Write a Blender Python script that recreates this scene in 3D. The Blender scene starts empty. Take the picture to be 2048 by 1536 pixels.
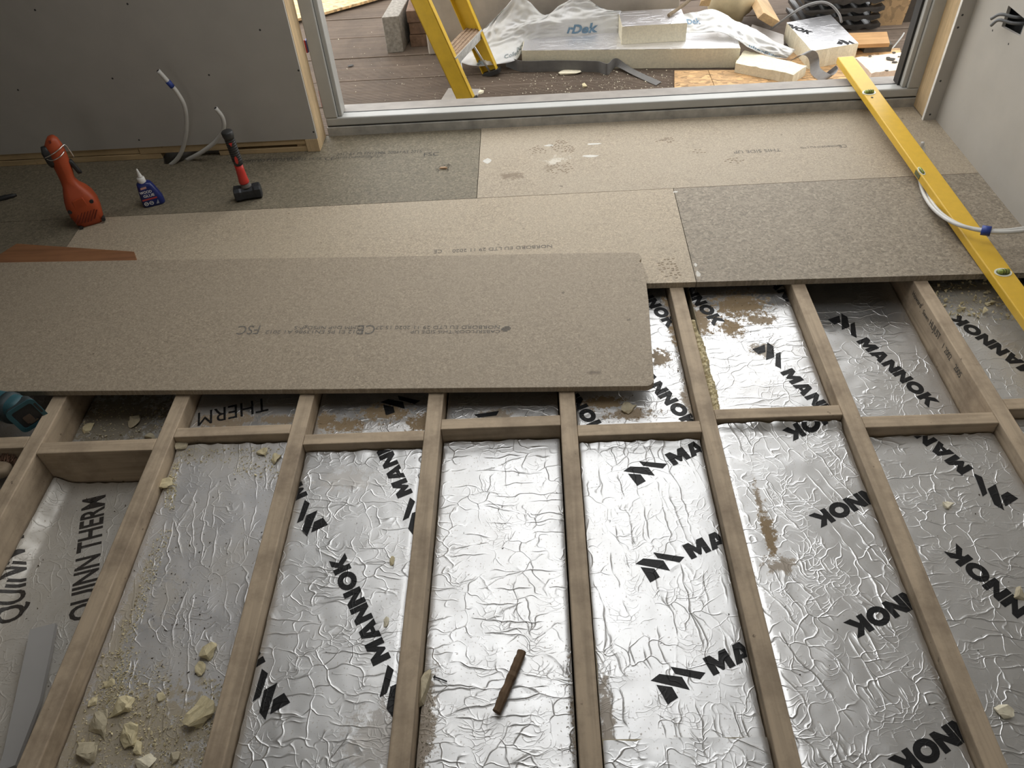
import bpy, bmesh, math, random
from mathutils import Vector, Matrix, noise as mnoise
from mathutils.geometry import tessellate_polygon

sc = bpy.context.scene
C = sc.collection

# ------------------------------------------------------------------ camera
F_PX = 1565.2
CAM = Vector((0.0, 0.0, 1.6893))
AX_R = Vector((0.998483, 0.002240, -0.055010))
AX_U = Vector((0.037276, 0.707822, 0.705406))
AX_F = Vector((-0.040517, 0.706387, -0.706665))
cam_data = bpy.data.cameras.new('camera')
cam = bpy.data.objects.new('camera', cam_data)
C.objects.link(cam)
m = Matrix((AX_R, AX_U, -AX_F)).transposed().to_4x4()
m.translation = CAM
cam.matrix_world = m
cam_data.sensor_fit = 'HORIZONTAL'
cam_data.sensor_width = 36.0
cam_data.lens = F_PX / 2048 * 36.0
cam_data.clip_start = 0.05
cam_data.clip_end = 100
sc.camera = cam

# ------------------------------------------------------------------ sky and exposure
world = bpy.data.worlds.new('overcast_sky')
sc.world = world
world.use_nodes = True
bg = world.node_tree.nodes['Background']
bg.inputs['Color'].default_value = (0.985, 0.985, 0.975, 1)
bg.inputs['Strength'].default_value = 1.0
sc.view_settings.view_transform = 'Standard'
sc.view_settings.look = 'None'
sc.view_settings.gamma = 1.0
sc.view_settings.use_curve_mapping = False
sc.view_settings.exposure = 1.72
sc.cycles.max_bounces = 6
sc.cycles.diffuse_bounces = 3
sc.cycles.adaptive_threshold = 0.03
sc.cycles.glossy_bounces = 3
sc.cycles.transmission_bounces = 2

# portals: they only steer sampling of the sky through the openings of the room
def portal(name, loc, rot, sx, sy):
    l = bpy.data.lights.new(name, 'AREA')
    l.shape = 'RECTANGLE'; l.size = sx; l.size_y = sy
    l.cycles.is_portal = True
    o = bpy.data.objects.new(name, l); C.objects.link(o)
    o.location = loc; o.rotation_euler = rot
DOOR_X0, DOOR_X1, DOOR_Z1 = -0.927, 1.68, 2.12
CEIL = 2.42
RL = (-0.85, 1.0, 1.45, 2.95)           # rooflight x0 x1 y0 y1
BW = (-0.7, 0.2, 1.2, 2.0)           # unseen window opening, added behind the camera to light the noggin fronts
portal('added_window_portal', ((BW[0] + BW[1]) / 2, -3.16, (BW[2] + BW[3]) / 2), (math.radians(90), 0, 0), BW[1] - BW[0], BW[3] - BW[2])
portal('door_portal', ((DOOR_X0 + DOOR_X1) / 2, 3.40, 1.08), (math.radians(-90), 0, 0), 2.6, 2.1)
portal('rooflight_portal', ((RL[0] + RL[1]) / 2, (RL[2] + RL[3]) / 2, CEIL + 0.3), (0, 0, 0), RL[1] - RL[0], RL[3] - RL[2])

# ------------------------------------------------------------------ survey helpers: a sighted pixel meets a known plane
def ray(px, py):
    return (px - 1024) * AX_R - (py - 768) * AX_U + F_PX * AX_F
def P(px, py, z=0.0):
    d = ray(px, py); return CAM + d * ((z - CAM.z) / d.z)
def PY(px, py, Y):
    d = ray(px, py); return CAM + d * (Y / d.y)
def PX(px, py, X):
    d = ray(px, py); return CAM + d * (X / d.x)
def PS(px, py, a, b):                      # plane z = a + b*y
    d = ray(px, py); t = (a - CAM.z) / (d.z - b * d.y); return CAM + d * t
def lerp(a, b, t): return a + (b - a) * t
def V(*a): return Vector(a)

# ------------------------------------------------------------------ materials
def new_mat(name):
    mt = bpy.data.materials.new(name); mt.use_nodes = True
    nt = mt.node_tree
    return mt, nt, nt.nodes, nt.links, nt.nodes['Principled BSDF']
def ramp(N, L, src, stops):
    r = N.new('ShaderNodeValToRGB'); e = r.color_ramp.elements
    e[0].position, e[0].color = stops[0][0], (*stops[0][1], 1)
    e[1].position, e[1].color = stops[-1][0], (*stops[-1][1], 1)
    for p_, c_ in stops[1:-1]:
        x = e.new(p_); x.color = (*c_, 1)
    L.new(src, r.inputs[0]); return r.outputs[0]
def noise_node(N, L, vec, scale, detail=4, rough=0.55, dist=0.0):
    n = N.new('ShaderNodeTexNoise')
    n.inputs['Scale'].default_value = scale; n.inputs['Detail'].default_value = detail
    n.inputs['Roughness'].default_value = rough; n.inputs['Distortion'].default_value = dist
    if vec is not None: L.new(vec, n.inputs['Vector'])
    return n
def math_node(N, L, op, a, b=None, clamp=False):
    n = N.new('ShaderNodeMath'); n.operation = op; n.use_clamp = clamp
    for i, v in enumerate((a, b)):
        if v is None: continue
        if isinstance(v, (int, float)): n.inputs[i].default_value = v
        else: L.new(v, n.inputs[i])
    return n.outputs[0]
def mixc(N, L, fac, a, b, mode='MIX'):
    n = N.new('ShaderNodeMix'); n.data_type = 'RGBA'; n.blend_type = mode
    if isinstance(fac, (int, float)): n.inputs[0].default_value = fac
    else: L.new(fac, n.inputs[0])
    for i, v in ((6, a), (7, b)):
        if isinstance(v, tuple): n.inputs[i].default_value = (*v, 1)
        else: L.new(v, n.inputs[i])
    return n.outputs[2]
def world_pos(N):
    return N.new('ShaderNodeNewGeometry').outputs['Position']
def scaled(N, L, vec, s, rotz=0.0):
    mp = N.new('ShaderNodeMapping'); mp.inputs['Scale'].default_value = s
    mp.inputs['Rotation'].default_value = (0, 0, rotz)
    L.new(vec, mp.inputs['Vector']); return mp.outputs[0]
def bump(N, L, height, strength, dist, normal=None):
    b = N.new('ShaderNodeBump'); b.inputs['Strength'].default_value = strength
    b.inputs['Distance'].default_value = dist; L.new(height, b.inputs['Height'])
    if normal is not None: L.new(normal, b.inputs['Normal'])
    return b.outputs[0]

_simple = {}
def simple(name, col, rough=0.6, metal=0.0, var=0.15, scale=30, bmp=0.0, spec=0.5, stretch=(1, 1, 1)):
    if name in _simple: return _simple[name]
    mt, nt, N, L, B = new_mat(name)
    v = scaled(N, L, world_pos(N), stretch)
    n = noise_node(N, L, v, scale, 5)
    a = tuple(max(0, c * (1 - var)) for c in col); b = tuple(min(1, c * (1 + var)) for c in col)
    L.new(ramp(N, L, n.outputs[0], [(0.3, a), (0.7, b)]), B.inputs['Base Color'])
    B.inputs['Roughness'].default_value = rough; B.inputs['Metallic'].default_value = metal
    B.inputs['Specular IOR Level'].default_value = spec
    if bmp: L.new(bump(N, L, n.outputs[0], bmp, 0.002), B.inputs['Normal'])
    _simple[name] = mt
    return mt

def chipboard(name, base, dust, dust_amt, stains=(), flake_scale=210):
    mt, nt, N, L, B = new_mat(name)
    pos = world_pos(N)
    vo = N.new('ShaderNodeTexVoronoi'); vo.voronoi_dimensions = '2D'; vo.inputs['Scale'].default_value = flake_scale; vo.inputs['Randomness'].default_value = 1
    wv = noise_node(N, L, pos, 40, 3)
    wp = N.new('ShaderNodeVectorMath'); wp.operation = 'MULTIPLY_ADD'
    L.new(wv.outputs['Color'], wp.inputs[0]); wp.inputs[1].default_value = (0.02, 0.02, 0.0); L.new(pos, wp.inputs[2])
    L.new(wp.outputs[0], vo.inputs['Vector'])
    sep = N.new('ShaderNodeSeparateColor'); L.new(vo.outputs['Color'], sep.inputs[0])
    flake = ramp(N, L, sep.outputs[0], [(0.0, tuple(c * 0.62 for c in base)), (0.5, base), (0.86, tuple(c * 1.15 for c in base)), (1.0, tuple(min(1, c * 1.45) for c in base))])
    big = noise_node(N, L, pos, 3.0, 6, 0.65)
    dfac = math_node(N, L, 'MULTIPLY', ramp(N, L, big.outputs[0], [(0.25, (0.35, 0.35, 0.35)), (0.7, (1, 1, 1))]), dust_amt)
    col = mixc(N, L, dfac, flake, dust)
    fine = noise_node(N, L, pos, 260, 2)
    col = mixc(N, L, 0.35, col, ramp(N, L, fine.outputs[0], [(0.35, (0.35, 0.33, 0.3)), (0.65, (1.0, 1.0, 1.0))]), 'MULTIPLY')
    spk = noise_node(N, L, pos, 34, 2)
    col = mixc(N, L, ramp(N, L, spk.outputs[0], [(0.74, (0, 0, 0)), (0.77, (0.7, 0.7, 0.7))]), col, tuple(c * 0.35 for c in base))
    sn = noise_node(N, L, pos, 22, 5, 0.7)
    for (x, y, rx, ry, c_, th) in stains:
        mp = N.new('ShaderNodeMapping'); mp.vector_type = 'POINT'
        mp.inputs['Location'].default_value = (-x / rx, -y / ry, 0); mp.inputs['Scale'].default_value = (1 / rx, 1 / ry, 0)
        L.new(pos, mp.inputs['Vector'])
        ln = N.new('ShaderNodeVectorMath'); ln.operation = 'LENGTH'; L.new(mp.outputs[0], ln.inputs[0])
        k = math_node(N, L, 'SUBTRACT', sn.outputs[0], math_node(N, L, 'MULTIPLY', ln.outputs['Value'], 0.35))
        f = ramp(N, L, k, [(th, (0, 0, 0)), (th + 0.12, (0.8, 0.8, 0.8))])
        col = mixc(N, L, f, col, c_)
    L.new(col, B.inputs['Base Color'])
    B.inputs['Roughness'].default_value = 0.62
    B.inputs['Specular IOR Level'].default_value = 0.35
    L.new(bump(N, L, sep.outputs[0], 0.12, 0.0008), B.inputs['Normal'])
    return mt

def timber(name, col, axis='Y', dirt=0.35, dirtcol=(0.16, 0.12, 0.085)):
    mt, nt, N, L, B = new_mat(name)
    pos = world_pos(N)
    s = (55, 3, 55) if axis == 'Y' else (3, 55, 55)
    if axis == 'Z': s = (55, 55, 3)
    g = noise_node(N, L, scaled(N, L, pos, s), 1.0, 4, 0.5, 0.6)
    c1 = ramp(N, L, g.outputs[0], [(0.3, tuple(c * 0.78 for c in col)), (0.55, col), (0.75, tuple(min(1, c * 1.1) for c in col))])
    d = noise_node(N, L, pos, 6.0, 7, 0.7)
    c2 = mixc(N, L, ramp(N, L, d.outputs[0], [(0.45, (0, 0, 0)), (0.75, (dirt, dirt, dirt))]), c1, dirtcol)
    k = noise_node(N, L, pos, 45, 3)
    c2 = mixc(N, L, ramp(N, L, k.outputs[0], [(0.70, (0, 0, 0)), (0.76, (dirt, dirt, dirt))]), c2, tuple(c * 0.5 for c in dirtcol))
    L.new(c2, B.inputs['Base Color'])
    B.inputs['Roughness'].default_value = 0.7; B.inputs['Specular IOR Level'].default_value = 0.25
    L.new(bump(N, L, g.outputs[0], 0.15, 0.001), B.inputs['Normal'])
    return mt

def foil_nodes(N, L, B, pos, ang, crease, rough):
    """wrinkled foil relief: a network of thin ridges, long creases one way, fine crackle"""
    w = noise_node(N, L, pos, 9, 2, 0.6); w.noise_dimensions = '2D'
    sc_ = N.new('ShaderNodeSeparateColor'); L.new(w.outputs['Color'], sc_.inputs[0])
    wp = N.new('ShaderNodeVectorMath'); wp.operation = 'MULTIPLY_ADD'
    L.new(w.outputs['Color'], wp.inputs[0]); wp.inputs[1].default_value = (0.10, 0.10, 0); L.new(pos, wp.inputs[2])
    def vor(vec, scale):
        vo = N.new('ShaderNodeTexVoronoi'); vo.voronoi_dimensions = '2D'; vo.feature = 'DISTANCE_TO_EDGE'
        vo.inputs['Scale'].default_value = scale; L.new(vec, vo.inputs['Vector']); return vo.outputs['Distance']
    r1 = ramp(N, L, vor(wp.outputs[0], 20), [(0.0, (1, 1, 1)), (0.03, (0.35, 0.35, 0.35)), (0.065, (0, 0, 0))])
    r1 = math_node(N, L, 'MULTIPLY', r1, ramp(N, L, sc_.outputs[0], [(0.42, (0.0, 0.0, 0.0)), (0.6, (1, 1, 1))]))
    r2 = ramp(N, L, vor(scaled(N, L, wp.outputs[0], (0.8, 1.3, 0)), 52), [(0.0, (1, 1, 1)), (0.06, (0.3, 0.3, 0.3)), (0.16, (0, 0, 0))])
    r2 = math_node(N, L, 'MULTIPLY', r2, ramp(N, L, sc_.outputs[1], [(0.47, (0, 0, 0)), (0.66, (1, 1, 1))]))
    wp2 = N.new('ShaderNodeVectorMath'); wp2.operation = 'MULTIPLY_ADD'
    L.new(w.outputs['Color'], wp2.inputs[0]); wp2.inputs[1].default_value = (0.045, 0.045, 0); L.new(pos, wp2.inputs[2])
    r3 = ramp(N, L, vor(scaled(N, L, scaled(N, L, wp2.outputs[0], (1, 1, 0), ang), (2.6, 24, 0)), 1.0), [(0.0, (1, 1, 1)), (0.03, (0.3, 0.3, 0.3)), (0.08, (0, 0, 0))])
    r3 = math_node(N, L, 'MULTIPLY', r3, ramp(N, L, sc_.outputs[2], [(0.44, (0, 0, 0)), (0.6, (1, 1, 1))]))
    h = math_node(N, L, 'ADD', math_node(N, L, 'MULTIPLY', r1, 0.65), math_node(N, L, 'MULTIPLY', r2, 0.34))
    h = math_node(N, L, 'ADD', h, math_node(N, L, 'MULTIPLY', r3, crease))
    h = math_node(N, L, 'ADD', h, math_node(N, L, 'MULTIPLY', sc_.outputs[1], 0.7))
    nrm = bump(N, L, h, 0.6, 0.0024)
    L.new(nrm, B.inputs['Normal'])
    B.inputs['Roughness'].default_value = rough
    return h

def foil(name, ang=0.0, crease=0.8, dust=0.15, blobs=(), rough=0.40, tint=(0.70, 0.71, 0.72), dirtcol=(0.30, 0.22, 0.13)):
    mt, nt, N, L, B = new_mat(name)
    rough += 0.0
    pos = world_pos(N)
    foil_nodes(N, L, B, pos, ang, crease, rough)
    dn = noise_node(N, L, pos, 5, 4, 0.7); dn.noise_dimensions = '2D'
    dfac = math_node(N, L, 'MULTIPLY', ramp(N, L, dn.outputs[0], [(0.3, (0.25, 0.25, 0.25)), (0.7, (1, 1, 1))]), dust)
    sn = noise_node(N, L, pos, 42, 6, 0.8); sn.noise_dimensions = '2D'
    fac = dfac
    for (x, y, rx, ry, st) in blobs:
        mp = N.new('ShaderNodeMapping')
        mp.inputs['Location'].default_value = (-x / rx, -y / ry, 0); mp.inputs['Scale'].default_value = (1 / rx, 1 / ry, 0)
        L.new(pos, mp.inputs['Vector'])
        ln = N.new('ShaderNodeVectorMath'); ln.operation = 'LENGTH'; L.new(mp.outputs[0], ln.inputs[0])
        k = math_node(N, L, 'ADD', math_node(N, L, 'MULTIPLY', math_node(N, L, 'SUBTRACT', 1.0, ln.outputs['Value']), 0.36), math_node(N, L, 'SUBTRACT', sn.outputs[0], 0.5))
        f = math_node(N, L, 'MULTIPLY', ramp(N, L, k, [(0.06, (0, 0, 0)), (0.16, (1, 1, 1))]), st)
        fac = math_node(N, L, 'MAXIMUM', fac, f)
    sp = noise_node(N, L, pos, 170, 1); sp.noise_dimensions = '2D'
    spf = ramp(N, L, sp.outputs[0], [(0.71, (0, 0, 0)), (0.75, (0.85, 0.85, 0.85))])
    fac = math_node(N, L, 'MAXIMUM', fac, math_node(N, L, 'MULTIPLY', spf, min(1.0, 0.25 + dust * 1.6)), True)
    col = mixc(N, L, fac, tint, dirtcol)
    L.new(col, B.inputs['Base Color'])
    L.new(math_node(N, L, 'SUBTRACT', 1.0, fac, True), B.inputs['Metallic'])
    L.new(math_node(N, L, 'ADD', math_node(N, L, 'MULTIPLY', fac, 0.5), rough), B.inputs['Roughness'])
    return mt

def ink_material(name, col=(0.012, 0.012, 0.013)):
    mt, nt, N, L, B = new_mat(name)
    pos = world_pos(N)
    foil_nodes(N, L, B, pos, 0.0, 0.5, 0.45)
    sp = noise_node(N, L, pos, 220, 3)
    L.new(ramp(N, L, sp.outputs[0], [(0.62, col), (0.78, tuple(c * 5 for c in col))]), B.inputs['Base Color'])
    B.inputs['Specular IOR Level'].default_value = 0.25
    return mt

def foam_mat(name, col, scale=60):
    return simple(name, col, 0.9, 0, 0.09, scale * 2, 0.35, 0.15)

def osb(name, col=(0.55, 0.34, 0.16)):
    mt, nt, N, L, B = new_mat(name)
    pos = world_pos(N)
    w = noise_node(N, L, pos, 14, 3)
    wp = N.new('ShaderNodeVectorMath'); wp.operation = 'MULTIPLY_ADD'
    L.new(w.outputs['Color'], wp.inputs[0]); wp.inputs[1].default_value = (0.06, 0.06, 0.06); L.new(pos, wp.inputs[2])
    vo = N.new('ShaderNodeTexVoronoi'); vo.inputs['Scale'].default_value = 34
    L.new(scaled(N, L, wp.outputs[0], (1, 2.4, 1), 0.6), vo.inputs['Vector'])
    sep = N.new('ShaderNodeSeparateColor'); L.new(vo.outputs['Color'], sep.inputs[0])
    c = ramp(N, L, sep.outputs[0], [(0.0, tuple(x * 0.5 for x in col)), (0.35, tuple(x * 0.85 for x in col)), (0.7, col), (1.0, tuple(min(1, x * 1.35) for x in col))])
    L.new(c, B.inputs['Base Color']); B.inputs['Roughness'].default_value = 0.7
    L.new(bump(N, L, sep.outputs[0], 0.3, 0.002), B.inputs['Normal'])
    return mt

# ------------------------------------------------------------------ object helpers
ORG = {}
def tag(o, label=None, cat=None, group=None, kind=None):
    if label: o['label'] = label
    if cat: o['category'] = cat
    if group: o['group'] = group
    if kind: o['kind'] = kind
    return o
def empty(name, loc, label=None, cat=None, group=None, kind=None):
    o = bpy.data.objects.new(name, None); C.objects.link(o)
    o.empty_display_size = 0.05
    o.location = loc; ORG[o] = Vector(loc)
    return tag(o, label, cat, group, kind)
def obj(name, verts, faces, mat, parent=None, smooth=False, bevel=0.0, solid=0.0, subsurf=0, seg=2):
    verts = [Vector(v) for v in verts]
    if parent is not None:
        wo = ORG[parent]
    n = len(verts)
    xs = [v.x for v in verts]; ys = [v.y for v in verts]; zs = [v.z for v in verts]
    own = Vector(((min(xs) + max(xs)) / 2, (min(ys) + max(ys)) / 2, min(zs)))
    me = bpy.data.meshes.new(name)
    me.from_pydata([v - own for v in verts], [], faces)
    bm = bmesh.new(); bm.from_mesh(me)
    bmesh.ops.recalc_face_normals(bm, faces=bm.faces)
    bm.to_mesh(me); bm.free()
    if smooth:
        me.polygons.foreach_set('use_smooth', [True] * len(me.polygons))
    mats = mat if isinstance(mat, (list, tuple)) else [mat]
    for q in mats: me.materials.append(q)
    o = bpy.data.objects.new(name, me); C.objects.link(o)
    if parent is not None:
        o.parent = parent; o.location = own - wo
    else:
        o.location = own
    ORG[o] = own
    if subsurf:
        s = o.modifiers.new('s', 'SUBSURF'); s.levels = subsurf; s.render_levels = subsurf
    if solid:
        s = o.modifiers.new('t', 'SOLIDIFY'); s.thickness = solid; s.offset = 0
    if bevel:
        b = o.modifiers.new('b', 'BEVEL'); b.width = bevel; b.segments = seg; b.limit_method = 'ANGLE'; b.angle_limit = math.radians(40)
    return o
BOXF = [(0, 3, 2, 1), (4, 5, 6, 7), (0, 1, 5, 4), (1, 2, 6, 5), (2, 3, 7, 6), (3, 0, 4, 7)]
def boxv(x0, x1, y0, y1, z0, z1):
    return [V(x0, y0, z0), V(x1, y0, z0), V(x1, y1, z0), V(x0, y1, z0), V(x0, y0, z1), V(x1, y0, z1), V(x1, y1, z1), V(x0, y1, z1)]
def box(name, b, mat, parent=None, bevel=0.0, **k):
    return obj(name, boxv(*b), BOXF, mat, parent, bevel=bevel, **k)
def prism_geo(top, down):
    """closed prism: polygon 'top' swept by vector down"""
    down = Vector(down); n = len(top)
    vs = [Vector(t) for t in top] + [Vector(t) + down for t in top]
    fs = [tuple(range(n)), tuple(range(2 * n - 1, n - 1, -1))] + [(i, i + n, (i + 1) % n + n, (i + 1) % n) for i in range(n)]
    return vs, fs
def prism(name, top, down, mat, parent=None, bevel=0.0, **k):
    v, f = prism_geo(top, down); return obj(name, v, f, mat, parent, bevel=bevel, **k)
def merge(*geos):
    V_, F_ = [], []
    for v, f in geos:
        o = len(V_); V_ += list(v); F_ += [tuple(i + o for i in q) for q in f]
    return V_, F_
def frame_of(d):
    d = d.normalized(); a = V(0, 0, 1) if abs(d.z) < 0.9 else V(1, 0, 0)
    u = d.cross(a).normalized(); return u, u.cross(d).normalized()
def tube_geo(pts, r, n=10, caps=True, closed=False):
    pts = [Vector(p) for p in pts]; vs, fs = [], []
    rr = r if isinstance(r, (list, tuple)) else [r] * len(pts)
    u = None
    for i, p in enumerate(pts):
        d = pts[min(i + 1, len(pts) - 1)] - pts[max(i - 1, 0)]
        if u is None: u, w = frame_of(d)
        else:
            dn = d.normalized(); u = (u - dn * u.dot(dn)).normalized(); w = u.cross(dn)
        for k in range(n):
            a = 2 * math.pi * k / n
            vs.append(p + (u * math.cos(a) + w * math.sin(a)) * rr[i])
    for i in range(len(pts) - 1):
        for k in range(n):
            fs.append((i * n + k, i * n + (k + 1) % n, (i + 1) * n + (k + 1) % n, (i + 1) * n + k))
    if caps:
        fs.append(tuple(range(n - 1, -1, -1))); fs.append(tuple((len(pts) - 1) * n + k for k in range(n)))
    return vs, fs
def spline(pts, k=6):
    pts = [Vector(p) for p in pts]; out = []
    q = [pts[0] * 2 - pts[1]] + pts + [pts[-1] * 2 - pts[-2]]
    for i in range(1, len(q) - 2):
        for j in range(k):
            t = j / k
            a, b, c, d = q[i - 1], q[i], q[i + 1], q[i + 2]
            out.append(0.5 * ((2 * b) + (c - a) * t + (2 * a - 5 * b + 4 * c - d) * t * t + (3 * b - a - 3 * c + d) * t ** 3))
    out.append(pts[-1]); return out
def tube(name, pts, r, mat, parent=None, n=10, **k):
    v, f = tube_geo(pts, r, n); return obj(name, v, f, mat, parent, smooth=True, **k)
def loft_geo(sections):
    n = len(sections[0]); vs = [p for s in sections for p in s]; fs = []
    for i in range(len(sections) - 1):
        for k in range(n):
            fs.append((i * n + k, i * n + (k + 1) % n, (i + 1) * n + (k + 1) % n, (i + 1) * n + k))
    fs.append(tuple(range(n - 1, -1, -1))); fs.append(tuple((len(sections) - 1) * n + k for k in range(n)))
    return vs, fs
def rrect(c, u, w, hu, hw, r, n=4):
    """rounded rectangle section centred c in plane u,w"""
    out = []
    r = min(r, hu * 0.99, hw * 0.99)
    for qx, qy, a0 in ((1, 1, 0), (-1, 1, 90), (-1, -1, 180), (1, -1, 270)):
        for i in range(n + 1):
            a = math.radians(a0 + 90 * i / n)
            out.append(c + u * (qx * (hu - r) + r * math.cos(a)) + w * (qy * (hw - r) + r * math.sin(a)))
    return out
def ribbon_geo(pts, ups, th):
    """flat strip along pts, ups = vectors from lower to upper edge, thickness th"""
    vs, fs = [], []
    n = len(pts)
    for i, p in enumerate(pts):
        p = Vector(p); d = (Vector(pts[min(i + 1, n - 1)]) - Vector(pts[max(i - 1, 0)])).normalized()
        s = d.cross(ups[i]).normalized() * th * 0.5
        vs += [p - s, p + s, p + ups[i] + s, p + ups[i] - s]
    for i in range(n - 1):
        a, b = i * 4, i * 4 + 4
        for k in range(4): fs.append((a + k, a + (k + 1) % 4, b + (k + 1) % 4, b + k))
    fs += [(3, 2, 1, 0), tuple((n - 1) * 4 + k for k in range(4))]
    return vs, fs
def chunk_geo(c, sx, sy, sz, rng, n=14, rot=None):
    bm = bmesh.new()
    rot = rng.uniform(0, 6.28) if rot is None else rot
    cr, sr = math.cos(rot), math.sin(rot)
    for i in range(n):
        x, y, z = rng.uniform(-1, 1), rng.uniform(-1, 1), rng.choice((-1, 1)) * rng.uniform(0.3, 1)
        kk = (x * x + y * y) ** .5
        if kk > 1: x /= kk; y /= kk
        x *= sx / 2; y *= sy / 2; z *= sz / 2
        bm.verts.new((c[0] + x * cr - y * sr, c[1] + x * sr + y * cr, c[2] + sz / 2 + z))
    r = bmesh.ops.convex_hull(bm, input=bm.verts)
    bmesh.ops.delete(bm, geom=[e for e in r['geom_interior'] if isinstance(e, bmesh.types.BMVert)], context='VERTS')
    bm.verts.index_update()
    vs = [v.co.copy() for v in bm.verts]; fs = [tuple(v.index for v in f.verts) for f in bm.faces]
    bm.free(); return vs, fs
def dot_geo(c, nrm, r, n=8, h=0.0008):
    u, w = frame_of(nrm); nn = nrm.normalized()
    vs = [c + nn * h] + [c + nn * h * 0.2 + (u * math.cos(6.2832 * k / n) + w * math.sin(6.2832 * k / n)) * r for k in range(n)]
    return vs, [(0, 1 + k, 1 + (k + 1) % n) for k in range(n)] + [tuple(range(n, 0, -1))]
def text_geo(s, bold=0.0):
    """2-D outline lettering of the built-in font, cap height about 0.7 units"""
    cu = bpy.data.curves.new('lettering', 'FONT'); cu.body = s; cu.offset = bold; cu.resolution_u = 3
    o = bpy.data.objects.new('lettering', cu); C.objects.link(o)
    dg = bpy.context.evaluated_depsgraph_get(); dg.update()
    me = o.evaluated_get(dg).to_mesh()
    vs = [v.co.copy() for v in me.vertices]; fs = [tuple(p.vertices) for p in me.polygons]
    o.evaluated_get(dg).to_mesh_clear()
    bpy.data.objects.remove(o); bpy.data.curves.remove(cu)
    return vs, fs

# ------------------------------------------------------------------ shared materials
M = {}
M['plaster'] = simple('grey_plasterboard_paper', (0.43, 0.405, 0.365), 0.85, 0, 0.04, 8, 0.05, 0.2)
M['plaster_edge'] = simple('gypsum_edge', (0.75, 0.73, 0.68), 0.9)
M['ceiling'] = simple('ceiling_plaster', (0.62, 0.6, 0.56), 0.9, 0, 0.03, 4)
M['stud'] = timber('stud_timber', (0.62, 0.46, 0.27), 'Z', 0.3)
M['plate'] = timber('sole_plate_timber', (0.52, 0.38, 0.21), 'X', 0.4)
M['joist'] = timber('joist_timber', (0.49, 0.39, 0.28), 'Y', 0.75)
M['noggin'] = timber('noggin_timber', (0.50, 0.395, 0.28), 'X', 0.65)
M['upvc'] = simple('grey_white_upvc', (0.43, 0.43, 0.41), 0.4, 0, 0.06, 12)
M['upvc_dirty'] = simple('dirty_threshold', (0.40, 0.385, 0.35), 0.55, 0, 0.25, 18)
M['black'] = simple('black_rubber', (0.02, 0.02, 0.02), 0.6)
M['screw'] = simple('dark_screw', (0.03, 0.03, 0.03), 0.5)
M['subfloor'] = simple('dark_oversite', (0.10, 0.09, 0.075), 0.95, 0, 0.4, 12, 0.3)
M['foam'] = foam_mat('yellow_pir_foam', (0.64, 0.56, 0.36))
M['foam_pale'] = foam_mat('pale_cut_foam', (0.78, 0.72, 0.56), 50)
M['foam_dull'] = foam_mat('dusty_foam', (0.52, 0.46, 0.33))
M['ink'] = ink_material('black_print')
M['ink_grey'] = ink_material('faded_print', (0.045, 0.04, 0.036))
M['board_ink'] = simple('stamped_ink', (0.16, 0.145, 0.125), 0.8, 0, 0.3, 150)
M['board_ink_dark'] = simple('dark_stamped_ink', (0.07, 0.065, 0.055), 0.8, 0, 0.3, 150)

# ================================================================== THE SETTING
ZF = 0.022                                  # top of the laid chipboard; joist tops are z = 0
WALL_Y = 3.160
RW_X = 1.715
ROOM_X0, ROOM_Y0 = -3.3, -3.0
DECK_Z = -0.06

# ---- room shell
def structure(o): o['kind'] = 'structure'; return o
structure(box('subfloor', (ROOM_X0, RW_X + 0.1, ROOM_Y0, 3.44, -0.30, -0.24), M['subfloor']))

# laid chipboard floor: one part for every board
floor = structure(empty('floor', (0, 2.7, 0)))
def xy(v, z): return V(v.x, v.y, z)
def P2(px, py): return P(px, py, ZF)
seamA, seamB = P2(962, 262), P2(953, 402)
seamC, seamD = P2(1348, 382), P2(1393, 564)
seamE, seamF = P2(171, 436), P2(134, 492)
def on_line(a, b, X=None, Y=None):
    t = (X - a.x) / (b.x - a.x) if X is not None else (Y - a.y) / (b.y - a.y)
    return a + (b - a) * t
s12_l, s12_r = P2(170, 436), P2(1855, 351)
mat_green = chipboard('flaked_green_chipboard', (0.205, 0.178, 0.127), (0.27, 0.232, 0.17), 0.35, (), 150)
mat_dusty = chipboard('dusty_chipboard', (0.41, 0.338, 0.250), (0.462, 0.398, 0.306), 0.85,
    stains=[(*P2(1020, 352).xy, 0.10, 0.06, (0.20, 0.15, 0.10), 0.38), (*P2(1110, 320).xy, 0.12, 0.07, (0.62, 0.58, 0.50), 0.36),
            (*P2(1330, 278).xy, 0.06, 0.03, (0.20, 0.155, 0.105), 0.40), (*P2(1400, 302).xy, 0.04, 0.03, (0.2, 0.155, 0.105), 0.42), (*P2(1100, 335).xy, 0.09, 0.05, (0.27, 0.22, 0.155), 0.42)])
mat_dusty2 = chipboard('tan_chipboard', (0.45, 0.370, 0.270), (0.485, 0.414, 0.314), 0.8,
    stains=[(*P2(1050, 492).xy, 0.06, 0.035, (0.22, 0.165, 0.11), 0.40), (*P2(1180, 455).xy, 0.2, 0.08, (0.30, 0.25, 0.18), 0.50), (*P2(1330, 500).xy, 0.1, 0.15, (0.27, 0.23, 0.165), 0.50)])
mat_flake = chipboard('speckled_grey_chipboard', (0.31, 0.265, 0.205), (0.37, 0.318, 0.248), 0.35, (), 140)
g = 0.0012
XL = -2.95
b12 = lambda X, dy: V(X, on_line(s12_l, s12_r, X=X).y + dy, ZF)
fr2 = lambda X: V(X, on_line(P2(1393, 564), P2(1960, 548), X=X).y, ZF)
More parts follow.
